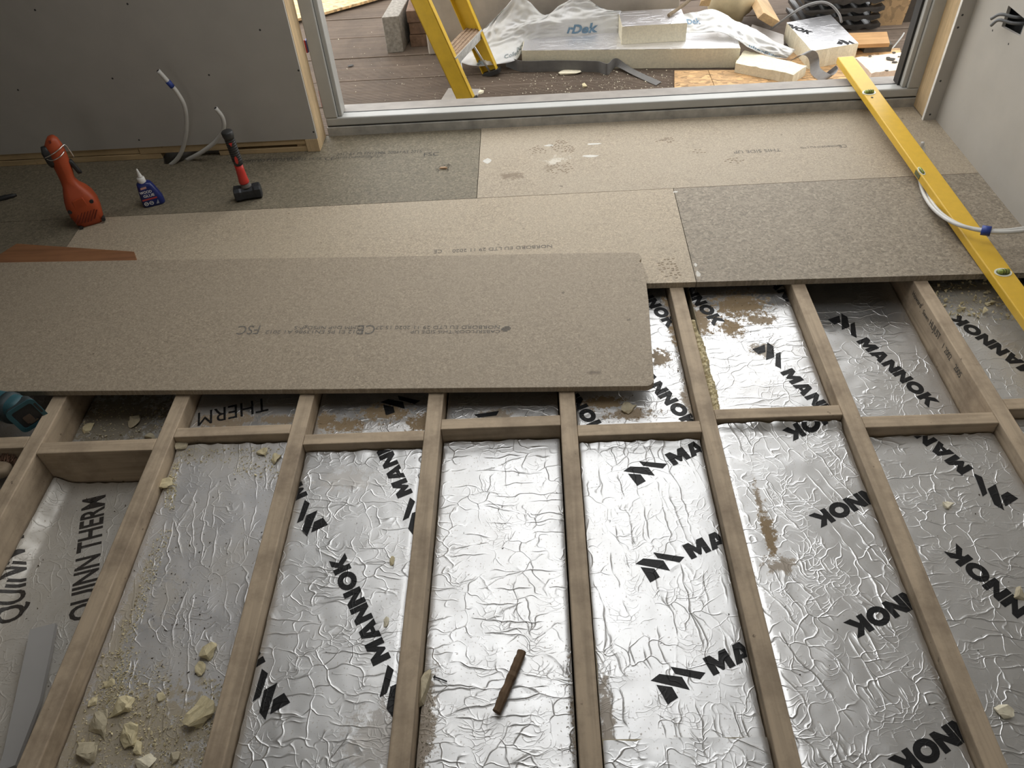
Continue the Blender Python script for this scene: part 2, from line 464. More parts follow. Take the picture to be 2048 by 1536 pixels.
# row against the wall, left, with the notch cut for the pipes
n1, n2, n3, n4 = P2(328, 328), P2(350, 328), P2(396, 309), P2(330, 306)
prism('floor_board', [b12(XL, g), b12(seamB.x - g, g), V(seamA.x - g, 3.30, ZF), V(-0.95, 3.30, ZF), V(-0.95, WALL_Y + 0.03, ZF), V(n3.x, WALL_Y + 0.03, ZF), V(n3.x, n3.y - 0.005, ZF), xy(n2, ZF), xy(n1, ZF), V(n4.x, WALL_Y + 0.03, ZF), V(XL, WALL_Y + 0.03, ZF)], (0, 0, -ZF), mat_green, floor)
prism('floor_board', [b12(seamB.x + g, g), b12(RW_X, g), V(RW_X, 3.172, ZF), V(1.68, 3.172, ZF), V(1.68, 3.30, ZF), V(seamA.x + g, 3.30, ZF)], (0, 0, -ZF), mat_dusty, floor)
# second row
eb = on_line(seamE, seamF, Y=2.12)
prism('floor_board', [V(XL, 2.12, ZF), V(eb.x - g, 2.12, ZF), b12(seamE.x - g, -g), b12(XL, -g)], (0, 0, -ZF), mat_green, floor)
prism('floor_board', [V(eb.x + g, 2.12, ZF), fr2(0.2), xy(fr2(seamD.x) - V(g, 0, 0), ZF), b12(seamC.x - g, -g), b12(seamE.x + g, -g)], (0, 0, -ZF), mat_dusty2, floor)
prism('floor_board', [xy(fr2(seamD.x) + V(g, 0, 0), ZF), fr2(RW_X), b12(RW_X, -g), b12(seamC.x + g, -g)], (0, 0, -ZF), mat_flake, floor)

# ---- left part of the door wall
wl = structure(empty('wall_left', (-1.95, WALL_Y, 0)))
box('plasterboard', (ROOM_X0, -0.945, WALL_Y, WALL_Y + 0.0125, 0.082, CEIL), M['plaster'], wl)
box('wall_core', (ROOM_X0 - 0.2, -1.05, 3.24, 3.44, -0.3, 2.85), M['plaster_edge'], wl)
box('stud', (-1.045, -0.943, WALL_Y + 0.0125, 3.30, ZF, 2.3), M['stud'], wl, bevel=0.002)
for px, py in ((36, 180), (225, 157), (418, 150), (597, 141), (278, 280), (453, 269), (627, 264), (70, 20), (255, 8), (520, 60)):
    q = PY(px, py, WALL_Y)
    v, f = dot_geo(q, V(0, -1, 0), 0.0042); obj('screw', v, f, M['screw'], wl)
for X in (-2.55, -2.15):
    v, f = dot_geo(V(X, WALL_Y, 0.9), V(0, -1, 0), 0.0042); obj('screw', v, f, M['screw'], wl)
tr = structure(empty('trim_1', (-1.6, 3.2, ZF)))
box('sole_plate', (ROOM_X0, -1.655, WALL_Y + 0.006, WALL_Y + 0.06, ZF, 0.047), M['plate'], tr, bevel=0.002)
box('sole_plate', (-1.395, -0.960, WALL_Y + 0.006, WALL_Y + 0.06, ZF, 0.044), M['plate'], tr, bevel=0.002)
box('timber_block', (-1.745, -1.335, WALL_Y + 0.004, WALL_Y + 0.06, 0.0485, 0.0815), M['plate'], tr, bevel=0.002)
box('timber_block', (ROOM_X0, -1.748, WALL_Y + 0.007, WALL_Y + 0.06, 0.050, 0.0815), M['plate'], tr, bevel=0.002)
box('timber_block', (-1.332, -0.985, WALL_Y + 0.005, WALL_Y + 0.06, 0.057, 0.0815), M['plate'], tr, bevel=0.002)
box('timber_block', (-1.0, -0.944, WALL_Y - 0.001, WALL_Y + 0.012, ZF, 0.0815), M['stud'], tr, bevel=0.002)
box('back_board', (ROOM_X0, -0.95, WALL_Y + 0.061, WALL_Y + 0.07, ZF, 0.082), M['subfloor'], tr)

# ---- right wall
wr = structure(empty('wall_right', (RW_X, 1.0, 0)))
H = [PX(2017, 11, RW_X), PX(2052, 40, RW_X), PX(2040, 73, RW_X), PX(2003, 53, RW_X)]
outer = [V(RW_X, ROOM_Y0, 0), V(RW_X, 3.168, 0.0), V(RW_X, 3.168, CEIL), V(RW_X, ROOM_Y0, CEIL)]
tri = tessellate_polygon([outer, H])
vv = outer + H
front = [tuple(t) for t in tri]
v2 = vv + [q + V(0.0125, 0, 0) for q in vv]
f2 = front + [tuple(i + 8 for i in reversed(t)) for t in front]
for loop in ((0, 1, 2, 3), (4, 5, 6, 7)):
    for i in range(4):
        a, b = loop[i], loop[(i + 1) % 4]; f2.append((a, b, b + 8, a + 8))
obj('plasterboard', v2, f2, M['plaster'], wr)
box('wall_core', (RW_X + 0.06, RW_X + 0.2, ROOM_Y0, 3.3, -0.3, CEIL), simple('dark_cavity', (0.10, 0.10, 0.10), 0.9), wr)
box('return_strip', (1.663, RW_X, 3.168, 3.1805, ZF, CEIL), M['plaster'], wr)
box('gypsum_edge', (1.6605, 1.6632, 3.167, 3.181, ZF, 2.3), M['plaster_edge'], wr)
box('stud', (1.666, 1.71, 3.181, 3.30, ZF + 0.004, 2.3), M['stud'], wr, bevel=0.002)
for px, py in ((1985, 61), (2017, 88), (1942, 12)):
    v, f = dot_geo(PX(px, py, RW_X), V(-1, 0, 0), 0.0042); obj('screw', v, f, M['screw'], wr)
for px, py in ((1925, 30), (1916, 55), (1881, 162), (1860, 229)):
    v, f = dot_geo(PY(px, py, 3.168), V(0, -1, 0), 0.0045); obj('screw', v, f, M['screw'], wr)
# cable tails hanging out of the socket hole
hc = (H[0] + H[1] + H[2] + H[3]) / 4
ct = empty('socket_cable', hc + V(0.03, 0, -0.03), 'grey cable tails poking out of the square hole in the right wall', 'cable')
M['greycable'] = simple('grey_cable', (0.16, 0.165, 0.17), 0.5)
tube('cable_tail', spline([hc + V(0.055, 0.0, 0.02), hc + V(0.01, 0.01, 0.012), hc + V(-0.03, 0.045, 0.012), hc + V(-0.045, 0.07, -0.012)]), 0.0055, M['greycable'], ct)
tube('cable_tail', spline([hc + V(0.055, -0.02, 0.0), hc + V(0.0, 0.0, -0.004), hc + V(-0.035, 0.035, -0.004), hc + V(-0.045, 0.055, -0.03)]), 0.0055, M['greycable'], ct)
bx_ = hc + V(0.045, -0.02, -0.01)
structure(prism('trim_2', [bx_ + V(0, -0.05, -0.04), bx_ + V(0, 0.03, -0.05), bx_ + V(0, 0.03, 0.02), bx_ + V(0, -0.05, 0.03)], (0.01, 0, 0), simple('grey_mud', (0.30, 0.32, 0.32), 0.8)))

# ---- rest of the shell
wbk = structure(empty('wall_back', (0, ROOM_Y0, 0)))
for b in ((ROOM_X0 - 0.2, BW[0], -0.3, CEIL), (BW[1], RW_X + 0.2, -0.3, CEIL), (BW[0], BW[1], -0.3, BW[2]), (BW[0], BW[1], BW[3], CEIL)):
    box('plasterboard', (b[0], b[1], ROOM_Y0 - 0.15, ROOM_Y0, b[2], b[3]), M['plaster'], wbk)
structure(box('wall_far_left', (ROOM_X0 - 0.2, ROOM_X0, ROOM_Y0, 3.24, -0.3, CEIL), M['plaster']))
wh = structure(box('wall_header', (-1.05, RW_X + 0.2, 3.172, 3.44, DOOR_Z1, 2.85), M['plaster']))
structure(box('wall_outer_pier', (1.72, RW_X + 0.9, 3.302, 3.44, -0.3, 2.85), M['plaster_edge']))
ce = structure(empty('ceiling', (0, 0, CEIL)))
T = 0.3
box('ceiling_panel', (ROOM_X0 - 0.2, RL[0], ROOM_Y0 - 0.15, 3.172, CEIL, CEIL + T), M['ceiling'], ce)
box('ceiling_panel', (RL[1], RW_X + 0.2, ROOM_Y0 - 0.15, 3.172, CEIL, CEIL + T), M['ceiling'], ce)
box('ceiling_panel', (RL[0], RL[1], ROOM_Y0 - 0.15, RL[2], CEIL, CEIL + T), M['ceiling'], ce)
box('ceiling_panel', (RL[0], RL[1], RL[3], 3.172, CEIL, CEIL + T), M['ceiling'], ce)
structure(box('added_eave', (ROOM_X0 - 0.2, RW_X + 0.9, 3.44, 3.95, 2.72, 2.85), M['upvc']))  # unseen eave, added to cut the sky light reaching the decking

# ---- patio door frame, leaf removed
d1 = structure(empty('door_1', ((DOOR_X0 + DOOR_X1) / 2, 3.33, ZF)))
FX0, FX1 = -0.930, 1.674
box('threshold', (FX0, FX1 - 0.004, 3.295, 3.47, 0.0, 0.062), M['upvc_dirty'], d1, bevel=0.003)
box('shadow_gap', (FX0 + 0.004, FX1 - 0.006, 3.303, 3.40, 0.062, 0.067), M['black'], d1)
box('bottom_rail', (FX0 + 0.002, FX1 - 0.005, 3.298, 3.352, 0.067, 0.105), M['upvc'], d1, bevel=0.006)
box('gasket', (FX0 + 0.075, FX1 - 0.08, 3.352, 3.358, 0.080, 0.104), M['black'], d1)
prism('outer_sill', [V(FX0, 3.3585, 0.100), V(FX1 - 0.004, 3.3585, 0.100), V(FX1 - 0.004, 3.47, 0.085), V(FX0, 3.47, 0.085)], (0, 0, -0.022), simple('pale_sill', (0.27, 0.245, 0.22), 0.6, 0, 0.15, 14), d1)
for sx, x0 in ((1, FX0), (-1, FX1)):
    a, b = sorted((x0, x0 + sx * 0.058))
    box('side_rail', (a, b, 3.297, 3.352, 0.105, DOOR_Z1), M['upvc'], d1, bevel=0.005)
    a, b = sorted((x0 + sx * 0.058, x0 + sx * 0.078))
    box('glazing_bead', (a, b, 3.310, 3.352, 0.1055, DOOR_Z1), M['upvc'], d1, bevel=0.004)
    a, b = sorted((x0, x0 + sx * 0.07))
    box('outer_rail', (a, b, 3.353, 3.42, 0.086, DOOR_Z1), M['upvc'], d1, bevel=0.004)
box('gasket', (FX1 - 0.088, FX1 - 0.0782, 3.335, 3.385, 0.1055, DOOR_Z1), M['black'], d1)
box('head_rail', (FX0, FX1, 3.297, 3.42, DOOR_Z1 - 0.06, DOOR_Z1 + 0.0), M['upvc'], d1)
# torn white sealant on the far jamb
M['sealant'] = simple('white_sealant', (0.72, 0.72, 0.70), 0.5, 0, 0.1, 60, 0.4)
for px, py, px2, py2 in ((1802, 168, 1822, 100), (1823, 102, 1829, 90), (1826, 55, 1846, 5), (1806, 140, 1810, 128)):
    a, b = PY(px, py, 3.375), PY(px2, py2, 3.375)
    mid = (a + b) / 2 + V(0.006, 0, 0)
    tube('sealant_strip', spline([a, mid, b], 4), 0.0045, M['sealant'], d1, n=7)
# coloured plastic packers between jamb and stud
for nm, lab, col, (px, py), hgt in (('plastic_packer', 'red plastic packer wedged beside the door jamb, lower one', (0.55, 0.03, 0.02), (645, 212), 0.075), ('plastic_packer', 'blue and red plastic packer wedged beside the door jamb, upper one', (0.03, 0.05, 0.35), (615, 104), 0.05)):
    q = PX(px, py, -0.9425)
    k = empty(nm, q, lab, 'packer')
    box('shim', (-0.9425, -0.936, q.y - 0.012, q.y + 0.02, q.z, q.z + hgt), simple(nm + lab[:4], col, 0.4), k, bevel=0.001)
    if 'blue' in lab:
        box('shim', (-0.9425, -0.937, q.y - 0.02, q.y - 0.0125, q.z + 0.004, q.z + hgt + 0.006), simple('packer_red', (0.5, 0.05, 0.03), 0.4), k, bevel=0.001)

# ---- outside: ground, decking boards, rendered wall
structure(box('ground', (-9, 9, 3.45, 14, -0.40, -0.30), simple('garden_ground', (0.16, 0.14, 0.11), 0.95, 0, 0.3, 3)))
M['deck'] = timber('weathered_decking', (0.19, 0.145, 0.112), 'X', 0.6, (0.10, 0.08, 0.065))
dk = structure(empty('decking', (0.2, 4.5, DECK_Z)))
y = 3.475; i = 0
while y < 6.1:
    w = 0.142; top = DECK_Z + (0.0, -0.002, 0.0015, -0.001)[i % 4]
    prof = [(0, -0.028), (0, -0.003)]
    n = 19
    for k in range(n):
        a = 0.004 + k * (w - 0.008) / n; s = (w - 0.008) / n
        prof += [(a, 0.0), (a + s * 0.55, 0.0), (a + s * 0.62, -0.005), (a + s * 0.94, -0.005)]
    prof += [(w, -0.003), (w, -0.028)]
    vs = [V(-2.2, y + a, top + b) for a, b in prof] + [V(2.4, y + a, top + b) for a, b in prof]
    npf = len(prof)
    fs = [(k, k + 1, k + 1 + npf, k + npf) for k in range(npf - 1)] + [(npf - 1, 0, npf, 2 * npf - 1), tuple(range(npf - 1, -1, -1)), tuple(range(npf, 2 * npf))]
    obj('deck_board', vs, fs, M['deck'], dk)
    y += 0.1475; i += 1
box('deck_frame', (-2.2, 2.4, 3.475, 6.2, -0.30, -0.095), M['subfloor'], dk)
M['render'] = simple('cement_render', (0.42, 0.37, 0.315), 0.9, 0, 0.25, 5, 0.2)
wb = P(858, 113, DECK_Z)
structure(prism('wall_garden', [V(wb.x, wb.y + 0.02, DECK_Z), V(0.80, wb.y + 0.06, DECK_Z), V(0.80, wb.y + 0.19, DECK_Z), V(wb.x - 0.02, wb.y + 0.15, DECK_Z)], (0, 0, 0.62), M['render'], bevel=0.006))

# ================================================================== JOISTS AND NOGGINS
JW = 0.047
def jline(a, b):
    return lambda Y: a.x + (b.x - a.x) * (Y - a.y) / (b.y - a.y)
def mid(p, q): return (P(*p) + P(*q)) / 2
_j = {1: (P(134, 792) - V(JW / 2, 0, 0), P(71, 907) - V(JW / 2, 0, 0)),
      2: (mid((351, 792), (379, 791)), mid((32, 1536), (74, 1536))),
      3: (mid((599, 791), (628, 791)), mid((400, 1536), (445, 1536))),
      4: (mid((858, 784), (887, 783)), mid((775, 1536), (817, 1536))),
      5: (mid((1118, 783), (1149, 783)), mid((1162, 1536), (1204, 1536))),
      6: (mid((1340, 581), (1368, 577)), mid((1556, 1536), (1607, 1536))),
      7: (mid((1580, 568), (1612, 566)), mid((1962, 1536), (2026, 1536))),
      8: (mid((1824, 559), (1854, 557)), mid((2000, 847), (2044, 860)))}
JX = {k: jline(*v) for k, v in _j.items()}
JX[0] = lambda Y: JX[1](Y) - 0.40
JX[9] = lambda Y: RW_X - 0.03
jl = {1: 'long floor joist nearest the left edge of the picture', 2: 'long floor joist second from the left, beside the grey plasterboard strip',
      3: 'long floor joist third from the left, beside the foil with upward MANNOK', 4: 'long floor joist fourth from the left, left of the bay with the brown stick',
      5: 'long floor joist fifth from the left, right of the bay with the brown stick', 6: 'long floor joist third from the right, just right of the loose board end',
      7: 'long floor joist second from the right, reaching the bottom right corner', 8: 'long floor joist nearest the right edge, with printed grading marks on its side'}
for k in range(1, 9):
    X = JX[k]; y0, y1 = 0.15, 3.15
    h = JW / 2
    prism('floor_joist', [V(X(y0) - h, y0, 0), V(X(y0) + h, y0, 0), V(X(y1) + h, y1, 0), V(X(y1) - h, y1, 0)], (0, 0, -0.22), M['joist'], bevel=0.003)
    tag(bpy.data.objects[-1] if False else [o for o in C.objects][-1], jl[k], 'joist', 'floor joists')
last_joist = [o for o in C.objects][-1]
# stamped grading marks on the side of the right-hand joist
for word, ys, hh in (('Howard', 2.085, .028), ('Sawn', 1.992, .024), ('HUJUST', 1.935, .036), ('1', 1.83, .03), ('2002', 1.81, .032), ('2005', 1.735, .032)):
    tv, tf = text_geo(word, 0.006)
    w_ = max(q.x for q in tv); gs = []
    for q in tv:
        yy = ys - q.x * (0.0225 if len(word) > 1 else 0.02)
        gs.append(V(JX[8](yy) - JW / 2 - 0.0007, yy, -0.040 - (2.085 - ys) * 0.03 + q.y * hh))
    obj('grading_stamp', gs, tf, M['board_ink_dark'], last_joist)

NY = {1: (1.474, 1.518), 2: (1.520, 1.557), 3: (1.474, 1.513), 4: (1.5145, 1.5545), 5: (1.470, 1.513), 6: (1.516, 1.555), 7: (1.465, 1.507), 0: (1.50, 1.545), 8: (1.515, 1.556)}
nl = {0: 'short timber noggin at the far left under the teal power tool', 1: 'short timber noggin above the QUINN foil, stained on its front', 2: 'short timber noggin second from the left with an orange stain on top',
      3: 'short timber noggin third from the left above the two MANNOK marks', 4: 'short timber noggin at the far end of the bay with the brown stick', 5: 'short timber noggin below the corner of the loose board',
      6: 'short timber noggin with the torn foil reading OK below it', 7: 'short timber noggin in front of the joist with grading marks', 8: 'short timber noggin at the right edge of the picture'}
for k, (a, b) in NY.items():
    h = JW / 2 + 0.0005
    xl, xr = JX[k], JX[k + 1]
    prism('noggin', [V(xl(a) + h, a, -0.001), V(xr(a) - h, a, -0.001), V(xr(b) - h, b, -0.001), V(xl(b) + h, b, -0.001)], (0, 0, -0.20), M['noggin'], bevel=0.0025)
    tag([o for o in C.objects][-1], nl[k], 'noggin', 'noggins between the joists')

# ================================================================== INSULATION BOARDS
GL = {
 'M': ([[(0, 0), (0, 1), (.40, 1), (.66, .56), (.92, 1), (1.32, 1), (1.32, 0), (.95, 0), (.95, .46), (.72, .06), (.60, .06), (.37, .46), (.37, 0)]], 1.32),
 'A': ([[(0, 0), (.38, 1), (.82, 1), (1.2, 0), (.82, 0), (.76, .17), (.44, .17), (.38, 0)], [(.51, .40), (.60, .68), (.69, .40)]], 1.2),
 'N': ([[(0, 0), (0, 1), (.32, 1), (.74, .50), (.74, 1), (1.08, 1), (1.08, 0), (.78, 0), (.34, .52), (.34, 0)]], 1.08),
 'O': ([[(.62 + .62 * math.cos(a * math.pi / 12), .5 + .54 * math.sin(a * math.pi / 12)) for a in range(24)], [(.62 + .27 * math.cos(-a * math.pi / 9), .5 + .22 * math.sin(-a * math.pi / 9)) for a in range(18)]], 1.24),
 'K': ([[(0, 0), (0, 1), (.36, 1), (.36, .64), (.66, 1), (1.12, 1), (.70, .55), (1.18, 0), (.74, 0), (.44, .38), (.36, .29), (.36, 0)]], 1.16),
}
LOGO = [[(.13, -.3), (.13, .78), (.78, .36), (.78, -.22)], [(-.02, 1.08), (.55, 1.2), (1.5, .60), (1.5, -.12)], [(1.25, 1.3), (2.68, .30), (2.25, .12), (1.28, .88)]]
def word_polys(word='MANNOK', logo=True):
    """list of (verts2d, tris) with the baseline start of M at 0,0 and total width returned"""
    out = []; x = 0
    for ch in word:
        loops, adv = GL[ch]
        L3 = [[V(px_ + x, py_, 0) for px_, py_ in lp] for lp in loops]
        t = tessellate_polygon(L3); out.append(([q for lp in L3 for q in lp], [tuple(i) for i in t])); x += adv + 0.05
    if logo:
        for q in LOGO:
            L3 = [[V(px_ - 2.95, py_, 0) for px_, py_ in q]]
            out.append((L3[0], [tuple(i) for i in tessellate_polygon(L3)]))
    return out, x - 0.05
MANNOK, MAN_W = word_polys()
LOGO_ONLY = MANNOK[6:]
LETTER_H = 0.0445                 # cap height of the print, from the measured word length
def place_polys(polys, origin, direction, h):
    d = V(direction.x, direction.y, 0).normalized(); u = V(-d.y, d.x, 0)
    return [([V(origin.x, origin.y, 0) + d * (q.x * h) + u * (q.y * h) for q in vs], fs) for vs, fs in polys]
def clip_sub(polys, quad, cuts=2):
    """clip lettering to the plan outline of the board, then refine it so it follows the sheet"""
    bm = bmesh.new()
    for vs, fs in polys:
        bv = [bm.verts.new(q) for q in vs]
        for f in fs:
            try: bm.faces.new([bv[i] for i in f])
            except ValueError: pass
    for i in range(4):
        a, b = quad[i], quad[(i + 1) % 4]
        n = V(b.y - a.y, a.x - b.x, 0).normalized()          # outward for a ccw outline
        bmesh.ops.bisect_plane(bm, geom=bm.verts[:] + bm.edges[:] + bm.faces[:], plane_co=V(a.x, a.y, 0), plane_no=n, clear_outer=True)
    bm.verts.index_update()
    if len(bm.faces) == 0:
        bm.free(); return None
    bmesh.ops.triangulate(bm, faces=bm.faces[:])
    bmesh.ops.subdivide_edges(bm, edges=[e for e in bm.edges if e.calc_length() > 0.008], cuts=cuts, use_grid_fill=True)
    bm.verts.index_update()
    vs = [v.co.copy() for v in bm.verts]; fs = [tuple(v.index for v in f.verts) for f in bm.faces]
    bm.free(); return vs, fs

def smooth01(t): t = max(0.0, min(1.0, t)); return t * t * (3 - 2 * t)
class Board:
    def __init__(s, bay, y0, y1, z, label, mat, gap=(0.004, 0.004), amp=0.0012, seed=0, curl=0.0, curl_len=0.05, thick=0.10, gaps_n=None, curl_l=0.0, core=None, group='foil faced insulation boards', near_round=False):
        # z = heights at near-left, near-right, far-right, far-left
        s.z = z if isinstance(z, tuple) else (z,) * 4
        gl, gr = gap; h = JW / 2
        s.q = [V(JX[bay](y0) + h + gl, y0, 0), V(JX[bay + 1](y0) - h - gr, y0, 0), V(JX[bay + 1](y1) - h - gr, y1, 0), V(JX[bay](y1) + h + gl, y1, 0)]
        s.amp, s.seed, s.curl, s.cl, s.curl_l = amp, seed, curl, curl_len, curl_l
        s.y0, s.y1 = y0, y1
        rng = random.Random(seed)
        c = (s.q[0] + s.q[2]) / 2
        s.root = empty('insulation_board', V(c.x, c.y, min(s.z) - thick), label, 'insulation board', group)
        nx = 44; ny = max(30, int((y1 - y0) / 0.0085))
        vs = []
        for j in range(ny + 1):
            t = j / ny
            for i in range(nx + 1):
                u = i / nx
                a = s.q[0].lerp(s.q[1], u); b = s.q[3].lerp(s.q[2], u); p = a.lerp(b, t)
                ex = min(u, 1 - u); ey = min(t, 1 - t)
                if i in (0, nx):
                    p.x += (1 if i == 0 else -1) * 0.0035 * abs(mnoise.noise(V(p.y * 22, seed * 7.1 + i, 0.5)))
                if j == ny:
                    p.y -= 0.010 * abs(mnoise.noise(V(p.x * 25, seed * 3.7, 2.5)))
                p.z = s.h(p.x, p.y); vs.append(p)
        fs = [(j * (nx + 1) + i, j * (nx + 1) + i + 1, (j + 1) * (nx + 1) + i + 1, (j + 1) * (nx + 1) + i) for j in range(ny) for i in range(nx)]
        s.foil = obj('foil_facing', vs, fs, mat, s.root, smooth=True)
        cz = [z_ - 0.006 for z_ in s.z]
        top = [V(q.x, q.y, z_) for q, z_ in zip(s.q, cz)]
        prism('foam_core', top, (0, 0, -thick), core or M['foam_dull'], s.root)
    def h(s, x, y):
        t = (y - s.y0) / (s.y1 - s.y0)
        xl = s.q[0].x + (s.q[3].x - s.q[0].x) * t; xr = s.q[1].x + (s.q[2].x - s.q[1].x) * t
        u = (x - xl) / (xr - xl)
        z = (s.z[0] * (1 - u) + s.z[1] * u) * (1 - t) + (s.z[3] * (1 - u) + s.z[2] * u) * t
        z += s.amp * mnoise.noise(V(x * 9 + s.seed * 3.3, y * 11, 0.3)) + s.amp * 0.6 * mnoise.noise(V(x * 26 + s.seed, y * 30, 7.7))
        e = min(max(u, 0), max(1 - u, 0)) * (xr - xl)
        if e < 0.012: z -= 0.003 * (1 - e / 0.012) ** 2
        if s.curl:
            k = smooth01((y - (s.y1 - s.cl)) / s.cl)
            z += s.curl * k * (0.55 + 0.9 * abs(mnoise.noise(V(x * 14, s.seed * 5.0, 1.0))))
        if s.curl_l:
            k = smooth01(1 - (u * (xr - xl)) / 0.05); z += s.curl_l * k * smooth01((t - 0.25) * 3)
        return z
    def letters(s, polys, mat=None, name='printed_mark', lift=0.0007):
        qq = [V(q.x, q.y, 0) for q in s.q]
        c = sum(qq, V(0, 0, 0)) / 4
        qq = [c + (q - c) * 0.992 for q in qq]
        r = clip_sub(polys, qq)
        if r is None: return
        vs = [V(v.x, v.y, s.h(v.x, v.y) + lift) for v in r[0]]
        obj(name, vs, r[1], mat or M['ink'], s.root, smooth=True)
    def zavg(s): return sum(s.z) / 4
    def mark(s, start=None, end=None, through=None, polys=None, h=LETTER_H, mat=None):
        """print the mark: baseline starts at sighted pixel `start` (or ends at `end`) and runs through `through`"""
        z = s.zavg()
        if start:
            a, b = P(*start, z), P(*through, z); o, d = a, b - a
        else:
            b, a = P(*end, z), P(*through, z); d = (b - a).normalized(); o = b - d * (MAN_W * h); o = V(o.x, o.y, 0)
        pl = polys or MANNOK
        if len(pl) > 3: s.letters(place_polys(pl[:6], o, d, h), mat, 'printed_word')
        s.letters(place_polys(pl[-3:], o, d, h), mat, 'printed_logo')
    def text(s, string, start, end, mat, bold=0.02, hscale=1.0):
        z = s.zavg(); a, b = P(*start, z), P(*end, z)
        w = max(q.x for q in text_geo(string, bold)[0]); L_ = (b - a).length; k = L_ / w
        x0 = 0.0
        for word in string.split():
            tv, tf = text_geo(word, bold)
            pv = [V((q.x + x0) * k, q.y * k * hscale, 0) for q in tv]
            s.letters(place_polys([(pv, tf)], a, b - a, 1.0), mat, 'printed_word')
            x0 += max(q.x for q in tv) + 0.3

def B_(px, py, z): return P(px, py, z)
def blob(px, py, z, rx, ry, st): q = P(px, py, z); return (q.x, q.y, rx, ry, st)

# --- far strips, beyond the noggins (they run on under the laid floor)
YF = 2.75
fb1 = Board(1, NY[1][1] + .004, YF, -0.105, 'dusty insulation board strewn with foam crumbs behind the leftmost full noggin', foil('foil_far_a', 0.0, 0.5, 0.75, [blob(230, 840, -.1, .25, .2, 0.9)], 0.5, dirtcol=(0.20, 0.17, 0.115)), seed=11)
fb2 = Board(2, NY[2][1] + .004, YF, -0.052, 'insulation board strip marked THERM under the front edge of the loose board', foil('foil_far_b', 0.0, 0.8, 0.35, [blob(450, 840, -.05, .14, .05, 0.9), blob(560, 838, -.05, .1, .03, 0.9)], 0.33), seed=12)
fb2.text('THERM', (536, 795), (396, 826), M['ink'], 0.0, 1.25)
fb3 = Board(3, NY[3][1] + .004, YF, -0.052, 'insulation board strip with brown sawdust below the middle of the loose board', foil('foil_far_c', 0.0, 0.8, 0.22, [blob(690, 850, -.05, .09, .04, 1.0), blob(770, 825, -.05, .11, .05, 1.0), blob(840, 845, -.05, .06, .05, 1.0), blob(650, 843, -.05, .05, .05, 1)], 0.30), seed=13)
fb3.mark((640, 812), None, (660, 800), LOGO_ONLY); fb3.mark((850, 806), None, (875, 800), LOGO_ONLY)
fb4 = Board(4, NY[4][1] + .004, YF, -0.060, 'shaded insulation board strip behind the noggin of the brown stick bay', foil('foil_far_d', 0.0, 0.8, 0.30, [blob(990, 828, -.06, .07, .03, .8)], 0.33), seed=14)
fb4.mark((1010, 822), None, (1040, 800), LOGO_ONLY)
fb5 = Board(5, NY[5][1] + .004, YF, -0.045, 'bright insulation board strip with sawdust beside the end of the loose board', foil('foil_far_e', 0.0, 1.0, 0.16, [blob(1205, 805, -.045, .09, .035, 1.0), blob(1355, 660, -.04, .035, .13, 1.0), blob(1320, 715, -.04, .05, .05, 0.9), blob(1260, 828, -.045, .1, .03, .9), blob(1385, 800, -.045, .04, .09, .8), blob(1340, 600, -.04, .05, .04, 1)], 0.36), seed=15)
fb5.mark(None, (1336, 657), (1296, 612)); fb5.mark(None, (1378, 860), (1290, 765)); fb5.mark(None, (1190, 872), (1130, 795))
fb6 = Board(6, NY[6][1] + .004, YF, -0.045, 'bright insulation board marked MANNOK with a wide sawdust smear behind the noggin', foil('foil_far_f', 0.0, 1.0, 0.13, [blob(1480, 610, -.045, .12, .10, 1.0), blob(1400, 640, -.045, .06, .10, .95), blob(1465, 655, -.045, .05, .06, 1), blob(1525, 700, -.045, .05, .04, 0.7), blob(1520, 640, -.045, .08, .03, 0.9)], 0.36), gap=(0.030, 0.004), seed=16)
fb6.mark((1560, 745), None, (1652, 838)); fb6.mark(None, (1428, 652), (1390, 610)); fb6.mark(None, (1625, 655), (1545, 575))
fb7 = Board(7, NY[7][1] + .004, YF, (-0.125, -0.125, -0.085, -0.085), 'sunken silver insulation board with one whole MANNOK mark beside the graded joist', foil('foil_far_g', 0.0, 0.9, 0.12, [], 0.32), seed=17)
fb7.mark((1713, 680), None, (1854, 802))
fb8 = Board(8, NY[8][1] + .004, YF, -0.055, 'insulation board marked MANNOK upside down under the yellow level', foil('foil_far_h', 0.0, 0.6, 0.25, [blob(1960, 590, -.055, .2, .12, 0.75)], 0.34, dirtcol=(0.24, 0.2, 0.13)), seed=18)
fb8.mark(None, (1915, 627), (2050, 724))

